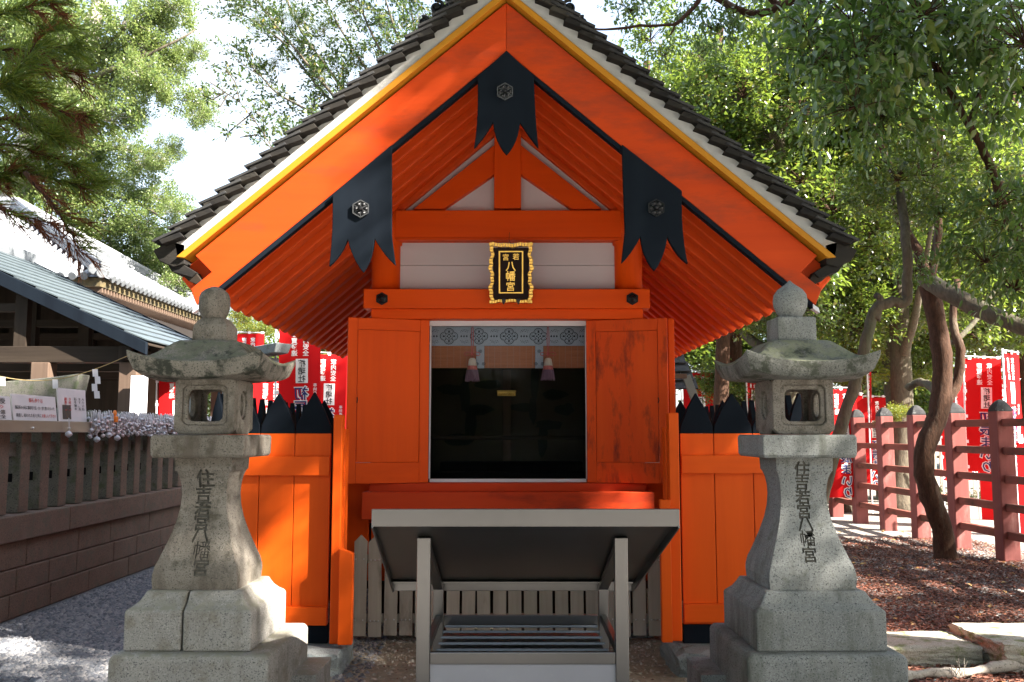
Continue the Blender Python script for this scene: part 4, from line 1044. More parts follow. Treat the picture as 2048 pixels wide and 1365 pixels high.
for i, (px, py, l, wh) in enumerate(((133,815,.12,'below the printed notice'),(190,828,.17,'just right of the printed notice'),(214,822,.13,'second from the printed notice'),(231,826,.16,'third from the printed notice'),(317,838,.2,'nearest the pale lantern'))):
    y_ = 4*F/(1024-px); mb = MB(); charm(mb, -3.965, y_, 1.63, l, .034, mi=(1,3,1,1,3)[i])
    tag(mb.build('stone_charm', charm_mats, smooth=True), 'single painted stone on a white string %s' % wh, 'charm', group='single stones hanging from the ledge')
oc = MB(); y_ = 4*F/(1024-224); oc.loft([sq_ring(.03,.02,z,3,cx=-3.96,cy=y_) for z in (1.60,1.66)]); oc.lathe([(.012,1.66),(.022,1.69),(.010,1.72)], -3.96, y_, 8)
tag(oc.build('fox_charm', simple('orange charm', (.75,.20,.02), .5), bevel=.004), 'tiny orange figure charm among the white stones', 'charm')
# three notices lying against the ledge, facing the path
def notice(px0, px1, z0, z1, label, lines, m2=None, nm='notice_board'):
    y0, y1 = 4.06*F/(1024-px0), 4.06*F/(1024-px1)
    x0 = -4.06; t = thing(nm, label, 'notice', (x0, (y0+y1)/2, z0))
    MB().add([(x0,y0,z0),(x0,y1,z0),(x0-.03,y1,z1),(x0-.03,y0,z1),(x0-.012,y0,z0),(x0-.012,y1,z0),(x0-.042,y1,z1),(x0-.042,y0,z1)],
             [(0,1,2,3),(7,6,5,4),(0,4,5,1),(1,5,6,2),(2,6,7,3),(3,7,4,0)]).build('sheet', M['papyrus'], t, .001)
    for (s, u, v, sz, mt) in lines:
        mb = MB(); V, Fs = text_geo(s, .002, .004, 1); yc = y0+(y1-y0)*u; zc = z0+(z1-z0)*v
        wy = (y1-y0)*sz[0]/max(1,(V[:,0].max()-V[:,0].min()))
        mb.add([(x0+.0025-.03*((zc+q[1]*sz[1]-z0)/(z1-z0))+q[2]*.1, yc+q[0]*wy, zc+q[1]*sz[1]) for q in V], Fs)
        mb.build('lettering', M[mt], t)
    return t, y0, y1
notice(-60, 28, 1.60, 1.79, 'handwritten price notice at the far left of the ledge', [('御守授',.62,.80,(.5,.05),'ink'),('お守り',.6,.55,(.45,.035),'ink_red'),('商売繁盛',.6,.34,(.5,.035),'ink'),('家内安全',.6,.14,(.5,.035),'ink')])
notice(31, 118, 1.60, 1.815, 'white notice with one red heading and two rows of black writing', [('御礼参りは',.52,.80,(.32,.040),'ink_red'),('御近所の小石に御自宅で五・大・吉と書いたものを',.5,.50,(.9,.034),'ink'),('用意し 拾われた石と共に',.34,.20,(.56,.034),'ink'),('お返しして下さい',.80,.20,(.34,.034),'ink_red')])
t_, y0, y1 = notice(122, 177, 1.60, 1.90, 'tall printed notice with a dark picture and column writing', [(s,u,.68,(.10,.030),'ink_red') for s,u in (('願\n事\nを\n書',.25),('き\n紐\nで\n結',.40))]+[(s,u,.70,(.10,.030),'ink') for s,u in (('石\nを\n納\nめ',.60),('ま\nす\n。\n五',.75),('大\n力\nの\n石',.88))])
MB().add([(-4.060,y0+(y1-y0)*.12,1.62),(-4.060,y0+(y1-y0)*.42,1.62),(-4.072,y0+(y1-y0)*.42,1.75),(-4.072,y0+(y1-y0)*.12,1.75)],[(0,1,2,3)]).build('picture', M['photo_dark'], t_)

# ================================================================== STONE TORII (left) and ROPE
to = thing('stone_torii', 'grey stone gate with a curved lintel behind the left stone fence', 'gate', (-6.6, 10.2, 0))
lint = MB(); y_ = 10.2; rings = []
for k in range(13):
    u = -1+2*k/12; xx = -6.65+u*1.75; zc = 1.90+.10*abs(u)**2.4; h = .135+.02*abs(u)
    rings.append([(xx,y_-.12,zc-h),(xx,y_+.12,zc-h),(xx+(.05*u),y_+.14,zc+h),(xx+(.05*u),y_-.14,zc+h)])
lint.loft(rings).build('lintel', M['darkstone'], to, .012)
for s_ in (-1, 1): MB().tube([(-6.65+s_*1.05,y_,0),(-6.65+s_*1.02,y_,1.80)], [.13,.115], 14).build('pillar', M['darkstone'], to)
MB().box(-6.65-1.3,-6.65+1.3,y_-.07,y_+.07,1.40,1.54).build('tie_beam', M['darkstone'], to, .01)
rp = thing('sacred_rope', 'thin straw rope with white paper streamers strung above the stone gate', 'rope', (-5.5, 9.9, 2.1))
pts = []
for k in range(25):
    u = k/24; pts.append(W(-60, 738, 9.9).lerp(W(256, 712, 9.9), u)+Vector((0,0,-.22*math.sin(PI*u)*(.9))))
MB().tube(pts, .0055, 6).build('rope', M['rope'], rp)
for px, l in ((2,.10),(108,.10),(185,.32)):
    i = min(24, max(0, round((px+60)/316*24))); q = pts[i]; mb = MB(); 
    for j in range(4 if l > .2 else 1):
        h = l/(4 if l > .2 else 1)
        mb.add([q+Vector((j%2*.03-.02,-.012,-j*h)), q+Vector((j%2*.03+.04,-.012,-j*h)), q+Vector((j%2*.03+.05,-.014,-(j+1)*h)), q+Vector((j%2*.03-.01,-.014,-(j+1)*h))], [(0,1,2,3)])
    mb.build('paper_streamer', M['paperw'], rp)
# second torii behind the pale lantern
to2 = thing('stone_torii', 'blue grey stone gate whose lintel end shows right of the pale lantern cap', 'gate', (-4.4, 12.4, 0))
p0 = W(563,684,12.4); dv = Vector((-.85,.527,0)); nv = Vector((.527,.85,0)); rings = []; Lt = 1.9
for k in range(13):
    u = k/12; c_ = p0+dv*(Lt*u); zc = p0.z-.09-.05*(1-(2*u-1)**2); h = .065
    rings.append([c_-nv*.13+Vector((0,0,zc-h-c_.z)), c_+nv*.13+Vector((0,0,zc-h-c_.z)), c_+nv*.15+Vector((0,0,zc+h-c_.z)), c_-nv*.15+Vector((0,0,zc+h-c_.z))])
rings[0][2] -= dv*.06; rings[0][3] -= dv*.06
MB().loft(rings).build('lintel', M['bluestone'], to2, .01)
q0, q1 = p0+dv*.14, p0+dv*(Lt-.14); zq = p0.z-.30
MB().bar((q0.x,q0.y,zq), (q1.x,q1.y,zq), .20, .17).build('under_lintel', M['bluestone'], to2, .01)
for l_ in (1.0, Lt-.14):
    c_ = p0+dv*l_; MB().tube([(c_.x,c_.y,0),(c_.x,c_.y,zq-.08)], [.13,.11], 14).build('pillar', M['bluestone'], to2)

# ================================================================== PAVILION (left)
pv = thing('pavilion', 'open dark timber pavilion with a blue grey sheet metal roof at the left', 'pavilion', (-9, 15, 0))
xe, ze, yn, yfz = Xp(292,690,13.0), Zp(688,13.0), 13.0, 17.6
sl = .48; xr_ = -9.6; zr_ = ze+sl*(xe-xr_)
L = (xe-xr_)
rp_ = MB()
nst = 13
for side in (1, -1):
    for k in range(nst):      # sheet courses, each lapping the one below
        xa_ = xr_+side*L*(k/nst); xb_ = xr_+side*L*((k+1)/nst); za = zr_-sl*L*k/nst+.0; zb2 = zr_-sl*L*(k+1)/nst
        o_ = MB()
        quadslab(o_, (xa_,yn,za+.03),(xa_,yfz,za+.03),(xb_,yfz,zb2+.052),(xb_,yn,zb2+.052), .018 if side < 0 else -.018)
        o_.build('roof_sheet', M['copper'], pv, 0)
    bb = [(xr_, zr_+.02), (xr_+side*(L+.02), ze+.02), (xr_+side*(L+.02), ze-.16), (xr_, zr_-.20)]
    MB().prism(bb, yn-.06, yn+.02).build('gable_board', M['black'], pv, .004)
    MB().prism([(a_, b_+.06) for a_, b_ in bb][:2]+[(bb[1][0], bb[1][1]-.05),(xr_, zr_-.1)], yfz, yfz+.05).build('gable_board', M['black'], pv, .004)
    MB().prism([(xr_, zr_+.02),(xr_+side*(L+.03), ze+.0),(xr_+side*(L+.03), ze-.02),(xr_, zr_-.01)], yn+.021, yfz-.001).build('roof_underlay', M['darkwood'], pv)
    for k in range(11):
        y_ = yn+.12+k*.42
        MB().bar((xr_, y_, zr_-.07), (xr_+side*(L-.03), y_, ze-.07), .07, .09).build('rafter', M['darkwood'], pv)
MB().box(xr_-.12, xr_+.12, yn-.08, yfz+.08, zr_+.0, zr_+.2).build('ridge', M['kawara_d'], pv, .01)
for y_ in (yn+.25, yn+2.2, yfz-.3):
    MB().box(xr_-L+.15, xe-.25, y_-.09, y_+.09, ze-.26, ze-.02).build('cross_beam', M['darkwoodx'], pv, .008)
    for xx in (xr_-1.7, xr_, xr_+1.45, xr_+2.35):
        zz_ = zr_-sl*abs(xx-xr_)-.12
        MB().box(xx-.09, xx+.09, y_-.07, y_+.07, ze-.02, zz_).build('roof_strut', M['darkwood'], pv)
    MB().box(xr_-2.4, xr_+2.4, y_-.06, y_+.06, ze+.50, ze+.62).build('collar_beam', M['darkwoodx'], pv)
for y_ in (yn+.25, yfz-.3):
    for xx in (Xp(88,740,yn+.25), Xp(262,760,yn+.25), xr_-2, xr_-L+.6):
        MB().box(xx-.13, xx+.13, y_-.13, y_+.13, 0, ze-.26).build('post', M['browntimber'], pv, .012)
for k, z_ in enumerate((ze-.02,)):
    MB().box(xe-.42, xe-.25, yn+.05, yfz-.05, z_-.2, z_+.0).build('wall_plate', M['darkwood'], pv, .008)
    MB().box(xr_-L+.25, xr_-L+.42, yn+.05, yfz-.05, z_-.2, z_+.0).build('wall_plate', M['darkwood'], pv, .008)
MB().box(xr_-2.6, Xp(234,740,yn+.4), yfz-.22, yfz-.15, ze-1.0, ze-.27).build('lattice_panel', M['darkwood'], pv)
MB().box(xr_-2.6, Xp(375,740,yfz), yfz-.1, yfz-.02, 1.62+.75, 1.62+1.0).build('dark_lintel', M['darkwoodx'], pv)
MB().prism([(xr_-L+.2, ze-.02),(xr_+L-.2, ze-.02),(xr_, zr_-.1)], yfz-.20, yfz-.16).build('gable_infill', M['darkwood'], pv)
ob = thing('offertory_building', 'orange painted low building half hidden behind the pavilion posts', 'building', (-9.5, 20, 0))
MB().box(-14, Xp(52,720,19), 19, 22, 0, Zp(722,19)).build('wall', M['orange_x'], ob)
MB().box(-14.2, Xp(54,720,18.9)+.05, 18.8, 22.2, Zp(722,19)+.01, Zp(700,19)).build('roof', M['kawara_d'], ob)
ob = thing('white_building', 'pale plastered building glimpsed under the pavilion roof', 'building', (-10, 24, 0))
y_ = 23.0
MB().box(Xp(180,740,y_), Xp(300,740,y_), y_, y_+3, 0, Zp(690,y_)).build('wall', M['white_pl'], ob)
for a_, b_, c_, d_ in ((183,202,706,714),(205,218,706,714)):
    MB().box(Xp(a_,710,y_-.03), Xp(b_,710,y_-.03), y_-.03, y_-.003, Zp(d_,y_), Zp(c_,y_)).build('window', simple('pale blue pane', (.6,.7,.8), .15, .6), ob)  # panes coloured an even pale blue
MB().box(Xp(195,740,y_)-.2, Xp(213,740,y_), y_-.12, y_-.004, 1.0, Zp(757,y_)).build('brick_panel', simple('pinkish brick', (.45,.26,.19), .8, c2=(.55,.36,.28), sc=6), ob)
wp = MB(); y_ = 12.9
tag(wp.box(Xp(260,780,y_), Xp(289,780,y_), y_, y_+.12, 0, Zp(752,y_)).build('white_screen', M['white_trim'], bevel=.01), 'plain white upright screen between the pavilion and the pale lantern', 'screen')

# ================================================================== MAIN HALL ROOF (far left)
hl = thing('tiled_hall', 'large hall with a silver tiled hip roof glaring in the sun behind the pavilion', 'hall', (-15, 26, 0))
ex, ey0, ey1, ez, hs = -9.9, 21.5, 31.5, 5.25, .58
rz = ez+hs*5.0; rx = ex-5.0; ex2 = -27
A_ = (ex,ey0,ez); B_ = (ex,ey1,ez); C_ = (rx,26.5,rz); D_ = (ex2+5,26.5,rz); E_ = (ex2,ey0,ez); F_ = (ex2,ey1,ez)
rb = MB(); rb.add([A_,B_,C_,D_,E_,F_], [(0,1,2),(4,0,2,3),(1,5,3,2),(5,4,3)]).build('roof_slope', M['kawara'], hl)
MB().box(ex2+.9, ex-.9, ey0+.9, ey1-.9, 0, ez-.0).build('wall', M['white_wall'], hl)
MB().box(ex2+.1, ex-.1, ey0+.1, ey1-.1, ez-.22, ez-.01).build('eave_soffit', simple('yellowed eave timber', (.12,.09,.035), .8, c2=(.05,.04,.025), sc=5), hl)
for k in range(60):
    y_ = ey0+.25+k*.165
    if y_ > ey1-.2: break
    MB().box(ex-.9, ex-.12, y_, y_+.07, ez-.34, ez-.225).build('eave_rafter', M['browntimber'], hl)
rowm = {}
def tilerow(p, q):
    Ln = (Vector(q)-Vector(p)).length
    mb = MB(); mb.tube([p, q], .075, 8); mb.build('tile_row', M['kawara'], hl, smooth=False)
for k in range(36):
    y_ = ey0+.14+k*.28
    if y_ > ey1: break
    run = 5.0*(1-abs(y_-26.5)/5.0)
    if run < .15: continue
    tilerow((ex+.05,y_,ez+.03), (ex-run,y_,ez+.03+hs*run))
    MB().tube([(ex+.045,y_,ez+.02),(ex+.09,y_,ez+.0)], .095, 12).build('eave_tile', M['kawara_d'], hl)
for k in range(60):
    x_ = ex-.14-k*.28
    run = min(5.0, abs(ex-x_), abs(x_-ex2))
    if run < .15: continue
    tilerow((x_,ey0-.05,ez+.03), (x_,ey0+run,ez+.03+hs*run))
    if k < 14: MB().tube([(x_,ey0-.045,ez+.02),(x_,ey0-.09,ez)], .095, 12).build('eave_tile', M['kawara_d'], hl)
for p, q in ((A_,C_),(B_,C_),(C_,D_)):
    p, q = Vector(p), Vector(q)
    for j, (w_, h_) in enumerate(((.34,.12),(.28,.12),(.20,.10))):
        o_ = Vector((0,0,.10+.115*j)); MB().bar(p+o_, q+o_, w_, h_).build('ridge_course', M['kawara_d'] if j != 2 else M['kawara'], hl, .01)
for (p, dx) in ((Vector(A_), 1),):
    on = MB(); 
    for (ox, oy, oz, r) in ((0,-.05,.5,.16),(.1,-.1,.28,.13),(-.15,-.15,.16,.14),(.05,-.2,.05,.12)):
        on.tube([p+Vector((ox,oy,oz)), p+Vector((ox+.12,oy-.22,oz-.03))], r, 12)
    on.build('corner_finial', M['kawara_d'], hl, .01)

# ================================================================== SMALL SHINGLED SHRINE (right, behind the wing)
ss = thing('side_shrine', 'small grey shingled roof and pale wall showing behind the right wing fence', 'shrine', (2.9, 11.8, 0))
yv_ = 11.2
zt0_, zb0 = Zp(690,yv_), Zp(778,yv_)
x0, x1 = Xp(1300,740,yv_), Xp(1370,690,yv_); x1b = Xp(1396,778,yv_)
n = 7
for k in range(n):
    u0, u1 = k/n, (k+1)/n
    za, zb2 = zt0_+.25+(zb0-zt0_-.25)*u0, zt0_+.25+(zb0-zt0_-.25)*u1
    xa_, xb_ = x1-.05+(x1b-x1+.05)*u0, x1-.05+(x1b-x1+.05)*u1
    j = 0; xx = x0-.9+(.12 if k % 2 else 0)
    while xx < xb_-.05:
        e = min(xx+.30, xb_)
        q = MB(); y0_, y1_ = yv_+.7*(1-u0), yv_+.7*(1-u1)
        quadslab(q, (xx+.003,y1_-.03,zb2-.01),(e-.003,y1_-.03,zb2-.01),(e-.003,y0_+.05,za+.01),(xx+.003,y0_+.05,za+.01), .018)
        q.build('shingle', M['tile_top'], ss, .002, seg=1); xx = e
MB().box(x0-.8, x1-.06, yv_+.35, yv_+2.0, .2, zb0+.12).build('wall', M['white_pl'], ss)
MB().box(x0-.8, Xp(1374,750,yv_-.3), yv_-.3, yv_-.2, Zp(760,yv_), Zp(751,yv_)).build('gutter_beam', M['browntimber'], ss, .004)
MB().bar(W(1372,752,yv_-.25), W(1390,800,yv_-.25), .03, .10, (1,0,0)).build('gutter_bracket', M['steel'], ss, .003)

# ================================================================== BANNERS
def wave(x, z, ph): return .030*math.sin(5.2*x+1.1*z+ph) + .018*math.sin(2.6*z+ph*1.7)*(1.9-z)/1.8 + .02*math.sin(9*x+ph)*max(0,(1.2-z))
FW, FH = .58, 1.80
_flag = {}
def make_flag(ph, full=True, name_strip=None):
    """banner hanging from the pole top, seen from its back: lettering reads mirrored; origin at pole foot"""
    t = bpy.data.objects.new('banner', None); COL.objects.link(t)
    nx, nz = 10, 22; vs = []; fs = []
    for j in range(nz+1):
        for i in range(nx+1):
            x = .04+FW*i/nx; z = 2.70-FH*j/nz-.04*math.sin(i/nx*PI)*(j/nz)*0
            vs.append((x, wave(x, z-.9, ph), z))
    for j in range(nz):
        for i in range(nx):
            a = j*(nx+1)+i; fs.append((a, a+nx+1, a+nx+2, a+1))
    mb = MB(); mb.add(vs, fs); mb.build('cloth', M['flag'], t, smooth=True)
    MB().tube([(0,0,0),(0,0,2.76)], .014, 8).build('pole', M['plastic'], t)
    tp = MB(); tp.tube([(-.02,0,2.74),(FW+.05,0,2.72)], .009, 6)
    for k in range(5): tp.box(-.018,.045,-.006+.0, .006, 2.55-.40*k, 2.60-.40*k)
    for k in range(3): tp.box(.08+.24*k,.13+.24*k,-.008,.008,2.685,2.745)
    tag(tp.build('loops', M['plastic'], t), kind='stuff')
    def fn(off): return lambda x, z: wave(x, z-.9, ph) - off
    def pt(s, x, z, sz, mat, off=.004, grow=0, wsc=1):
        mb = MB(); V, Fs = text_geo(s, 0, grow, 2)
        mb.add([(x-v[0]*sz*wsc, fn(off)(x-v[0]*sz*wsc, z+v[1]*sz), z+v[1]*sz) for v in V], [tuple(reversed(f)) for f in Fs])
        mb.build('lettering', M[mat], t)
    c = .04+FW/2
    pt('商\n賣\n發\n達', c-.075, 2.585, .088, 'white_ink', grow=.02); pt('家\n内\n安\n全', c+.085, 2.585, .088, 'white_ink', grow=.02)
    def patch(x0, x1, z0, z1, off, mat):
        mb = MB(); n_ = 5
        for k in range(n_):
            za, zb_ = z0+(z1-z0)*k/n_, z0+(z1-z0)*(k+1)/n_
            for q in range(3):
                xa_, xb_ = x0+(x1-x0)*q/3, x0+(x1-x0)*(q+1)/3
                mb.add([(x_, fn(off)(x_, z_), z_) for x_, z_ in ((xa_,za),(xb_,za),(xb_,zb_),(xa_,zb_))], [(0,1,2,3)])
        mb.build('white_patch', M['white_ink'], t)
    patch(c-.055, c+.115, 1.90, 2.24, .004, 'white_ink')
    pt('楠\n珺\n社', c+.03, 2.178, .108, 'ink', .010, .012)
    pt('初\n辰\nま\nい\nり', c+.02, 1.76, .195, 'white_ink', .005, .075, 1.05); pt('初\n辰\nま\nい\nり', c+.02, 1.76, .195, 'navy', .012, .012, 1.05)
    pt('奉\n納\n者', c+.215, 1.87, .055, 'white_ink')
    patch(c+.175, c+.255, 1.05, 1.66, .004, 'white_ink')
    pt(name_strip or '中\n岡\n三\n実', c+.215, 1.60, .075, 'ink', .008, wsc=.8)
    return t
protos = [make_flag(.4), make_flag(2.3, name_strip='吉\n井\n和\n仁'), make_flag(4.4, name_strip='九\n重\n部\n屋')]
used = set()
def place_flag(px, ptop, Y, yaw, label, group=None, v=0, scl=1, lean=0):
    o = protos[v] if v not in used else copy_tree(protos[v]); used.add(v)
    zt = Zp(ptop, Y); o.location = (Xp(px, ptop+100, Y), Y, zt-2.74*scl); o.scale = (scl,)*3; o.rotation_euler = (0, math.radians(lean), math.radians(yaw))
    tag(o, label, 'banner', group or 'red shrine banners on white poles'); return o
FL = [
 (556,648,12.6,  8,'red banner with mirrored white and navy lettering, tallest beside the eave left of the shrine',0),
 (610,704,14.2,  5,'red banner catching a slanting patch of sun just left of the shrine doors',1),
 (496,752,14.0,  6,'red banner half hidden behind the pale lantern cap tip',2),
 (667,704,15.6, 20,'red banner squeezed between the shrine wall and its sunlit neighbour',1),
 (463,664,17.0, 10,'small red banner showing over the stone gate lintel beside the pale finial',0),
 (288,752,17.5,  5,'red banner seen under the pale lantern cap, left one of two',2),
 (318,744,15.5,  8,'red banner seen under the pale lantern cap, next to its fire box',1),
 (1366,742,17,-12,'plain looking red banner behind the small shingled shrine roof',2),
 (1496,727,17, 60,'narrow folded red banner just left of the grey lantern cap',0),
 (1650,775,15.2,  2,'red banner low behind the red fence, nearest the grey lantern',1),
 (1664,785,16.4,  8,'red banner between two white poles right of the grey lantern',2),
 (1722,792,18, 12,'red banner just right of the leaning trunk behind the fence',0),
 (1737,725,16.5, 62,'tall narrow edge on red banner on a tall white pole',2),
 (1884,780,18.4,  4,'red banner behind the crooked trunk, its lettering half hidden',0),
 (1912,752,17.0,  8,'red banner left behind the large lettered banner',2),
 (1925,712,14.4,  5,'largest lettered red banner right of the crooked trunk',0),
 (1990,757,17.2,  6,'red banner with small white box behind the large lettered banner',1),
 (2012,700,14.0, 40,'leaning red banner in a narrow wedge near the right edge',2),
 (2030,757,19.0,  8,'red banner cut by the right edge, upper one',1),
 (2034,880,13.2,  5,'low red banner cut by the right edge beside the fence',0),
 (1546,780,18.5, 10,'red banner seen through the grey lantern window',1),
 (1580,775,17.5, 10,'red banner seen through the right half of the grey lantern window',0),
 (1955,850,15.8,-20,'short red banner hanging below the large lettered banner',1),
]
for (a_, b_, Y_, yaw, lb, v_) in FL: place_flag(a_, b_, Y_, yaw, lb, v=v_, lean=random.uniform(-1.5,1.5))
# pale low wall slabs & palings beyond the path
pl = thing('paling_fence', 'low grey paling fence in the shade beyond the banners', 'fence', (8, 24, 0))
pp_ = MB().box(6.0, 6.07, 21.0, 21.03, 0, 1.25).build('paling', M['picket'], pl)
for k in range(1, 70):
    c_ = shallow(pp_, parent=pl); c_.location = Vector(pp_.location)+Vector((k*.15, 0, random.uniform(-.03,.03)))
MB().box(5.9, 16.6, 21.031, 21.06, .9, .97).build('rail', M['picket'], pl)

# ================================================================== TREES
def clump(name, N, L, Wd, R, nsub, mat, bark, droop=.5, flat=.75, sig=.15, twigs=True, hexa=False, seed=1, leafcurl=.25):
    r = np.random.default_rng(seed)
    sub = r.normal(size=(nsub,3)); sub /= np.linalg.norm(sub,axis=1)[:,None]; sub *= R*(r.random(nsub)**.45)[:,None]; sub[:,2] *= flat
    idx = r.integers(0, nsub, N); P_ = sub[idx]+r.normal(size=(N,3))*R*sig
    d = r.normal(size=(N,3)); d += (P_/R)*.9; d[:,2] -= droop; d /= np.linalg.norm(d,axis=1)[:,None]
    up = r.normal(size=(N,3))*.55; up[:,2] += 1.0
    s = np.cross(d, up); s /= np.linalg.norm(s,axis=1)[:,None]; nn = np.cross(s, d)
    l = (L*r.uniform(.65,1.2,N))[:,None]; w = (Wd*r.uniform(.7,1.15,N))[:,None]/2
    if hexa:
        fr = [(0,0,0),(.28,.85,.10),(.62,.80,.12),(1,0,-.10),(.62,-.80,.12),(.28,-.85,.10)]
        V = np.stack([P_+d*l*a+s*w*b+nn*l*c*leafcurl*4*.5 for a,b,c in fr],1).reshape(-1,3)
        b = np.arange(N)[:,None]*6
        T = np.concatenate([b+np.array([[0,1,2]]), b+np.array([[0,2,3]]), b+np.array([[0,3,4]]), b+np.array([[0,4,5]])],0)
    else:
        V = np.stack([P_, P_+d*l*.5+s*w+nn*l*.08, P_+d*l, P_+d*l*.5-s*w+nn*l*.08],1).reshape(-1,3)
        b = np.arange(N)[:,None]*4
        T = np.concatenate([b+np.array([[0,1,2]]), b+np.array([[0,2,3]])],0)
    mi = np.zeros(len(T), int)
    if twigs:
        mb = MB()
        for q in sub:
            q = Vector(q); m_ = q*.5+Vector(r.normal(size=3)*R*.08)
            mb.tube([Vector((0,0,-.15*R)), m_, q], [.012*R,.008*R,.004*R], 3, cap=False)
        tv = np.array([tuple(v) for v in mb.v]); tf = []
        for f in mb.f: tf += [(f[0],f[1],f[2]),(f[0],f[2],f[3])]
        tf = np.array(tf)+len(V); V = np.concatenate([V, tv]); T = np.concatenate([T, tf]); mi = np.concatenate([mi, np.ones(len(tf), int)])
    return np_mesh(name, V, T, [mat, bark], mi)
CM = {}
for k in range(3):
    CM['small%d'%k] = clump('leaf clump', 1150, .105, .055, .80, 26, LM['small'], M['bark'], .3, .8, .115, seed=11+k)
    CM['thin%d'%k] = clump('leaf clump', 1500, .060, .028, .70, 30, LM['thin'], M['bark_g'], .1, .9, .12, seed=21+k)
    CM['big%d'%k] = clump('leaf clump', 330, .130, .056, .60, 26, LM['big'], M['bark'], 1.3, .75, .16, hexa=True, seed=31+k)
    CM['cam%d'%k] = clump('leaf clump', 3200, .13, .075, 1.25, 46, LM['camphor'], M['bark_p'], .2, .7, .11, seed=41+k)
for k in range(2):
    CM['yel%d'%k] = clump('leaf clump', 1500, .08, .055, .80, 26, LM['yellow'], M['bark'], .3, .5, .12, seed=51+k)
    CM['far%d'%k] = clump('leaf clump', 2600, .20, .11, 2.0, 50, LM['small'], M['bark'], .2, .8, .14, seed=61+k)
def put_clump(t, kind, p, s=1.0, flat=1):
    v = random.randrange(3 if kind not in ('yel','far') else 2)
    o = link('foliage', CM['%s%d'%(kind,v)], t, p)
    o.rotation_euler = (random.uniform(-.3,.3), random.uniform(-.3,.3), random.uniform(0, 2*PI)); o.scale = (s, s, s*flat); return o
def path_tube(pts, r0, r1, wob=.0, sub=4):
    pts = [Vector(p) for p in pts]; out = []; n = len(pts)
    for i in range(n-1):
        p0 = pts[max(i-1,0)]; p1 = pts[i]; p2 = pts[i+1]; p3 = pts[min(i+2,n-1)]
        for k in range(sub):
            u = k/sub; q = .5*((2*p1)+(p2-p0)*u+(2*p0-5*p1+4*p2-p3)*u*u+(3*p1-p0-3*p2+p3)*u**3)
            out.append(q+Vector((random.uniform(-1,1),random.uniform(-1,1),random.uniform(-1,1)))*wob)
    out.append(pts[-1]); m_ = len(out)
    rad = [(r0+(r1-r0)*i/(m_-1))*(1+random.uniform(-.07,.07)) for i in range(m_)]
    return out, rad
def trunk(t, name, pts, r0, r1, mat, wob=.012, seg=12, flare=False):
    o_, rd = path_tube(pts, r0, r1, wob)
    if flare: rd[0] *= 1.7; rd[1] *= 1.25
    return MB().tube(o_, rd, seg).build(name, mat, t, smooth=True)
# --- crooked trunk tree in front of the red fence
Yc = 10.9
tc_ = thing('crooked_tree', 'crooked reddish brown tree trunk leaning before the red fence', 'tree', (5.3, Yc, 0))
trunk(tc_, 'trunk', [(Xp(1892,1112,Yc),Yc,-.05), W(1888,1075,Yc), W(1868,1010,Yc), W(1848,950,Yc), W(1852,890,Yc), W(1876,830,Yc), W(1886,760,Yc), W(1880,690,Yc), W(1866,610,Yc), W(1848,545,Yc)], .120, .112, M['bark'], .010, 14, True)
trunk(tc_, 'limb', [W(1850,560,Yc), W(1900,588,Yc-.3), W(1965,622,Yc-.6), W(2060,660,Yc-1.0), W(2160,690,Yc-1.2)], .11, .09, M['bark_g'], .01)
trunk(tc_, 'limb', [W(1852,565,Yc), W(1835,500,Yc+.1), W(1800,440,Yc+.2), W(1780,340,Yc+.3), W(1745,250,Yc+.3), W(1700,150,Yc)], .07, .03, M['bark'], .012)
trunk(tc_, 'limb', [W(1858,580,Yc), W(1875,460,Yc), W(1868,330,Yc-.2), W(1885,260,Yc-.3)], .06, .03, M['bark'], .012)
trunk(tc_, 'limb', [W(1990,355,Yc-1.5), W(1960,290,Yc-1.5), W(1925,230,Yc-1.6), W(1890,160,Yc-1.7), W(1850,110,Yc-1.8)], .05, .025, M['bark'], .01)
trunk(tc_, 'limb', [W(1990,355,Yc-1.5), W(2010,420,Yc-1.2), W(2060,520,Yc-1.0), W(2150,640,Yc-1.0)], .05, .07, M['bark'], .01)
trunk(tc_, 'limb', [W(1940,250,Yc-1.5), W(1965,170,Yc-1.5), W(1975,120,Yc-1.5)], .035, .02, M['bark'], .01)
trunk(tc_, 'limb', [W(1882,790,Yc), W(1860,772,Yc+.3), W(1835,765,Yc+.5), W(1815,778,Yc+.6)], .06, .045, M['bark_g'], .012)
trunk(tc_, 'limb', [W(1884,820,Yc), W(1915,760,Yc+.1), W(1920,700,Yc+.1), W(1905,640,Yc+.2), W(1915,560,Yc+.3)], .065, .04, M['bark'], .01)
trunk(tc_, 'limb', [W(1905,685,Yc+.2), W(1945,650,Yc+.3), W(2000,560,Yc+.5), W(2030,470,Yc+.6)], .035, .02, M['bark_g'], .01)
def scatter_clumps(t, kind, spots, jy=.5, jx=18):
    for s_ in spots:
        px, py, Y, sc = s_[:4]; n_ = s_[4] if len(s_) > 4 else 1
        for _ in range(n_):
            p = W(px+random.uniform(-jx,jx), py+random.uniform(-jx,jx), Y+random.uniform(-jy,jy)); put_clump(t, kind, p, sc*random.uniform(.85,1.15))
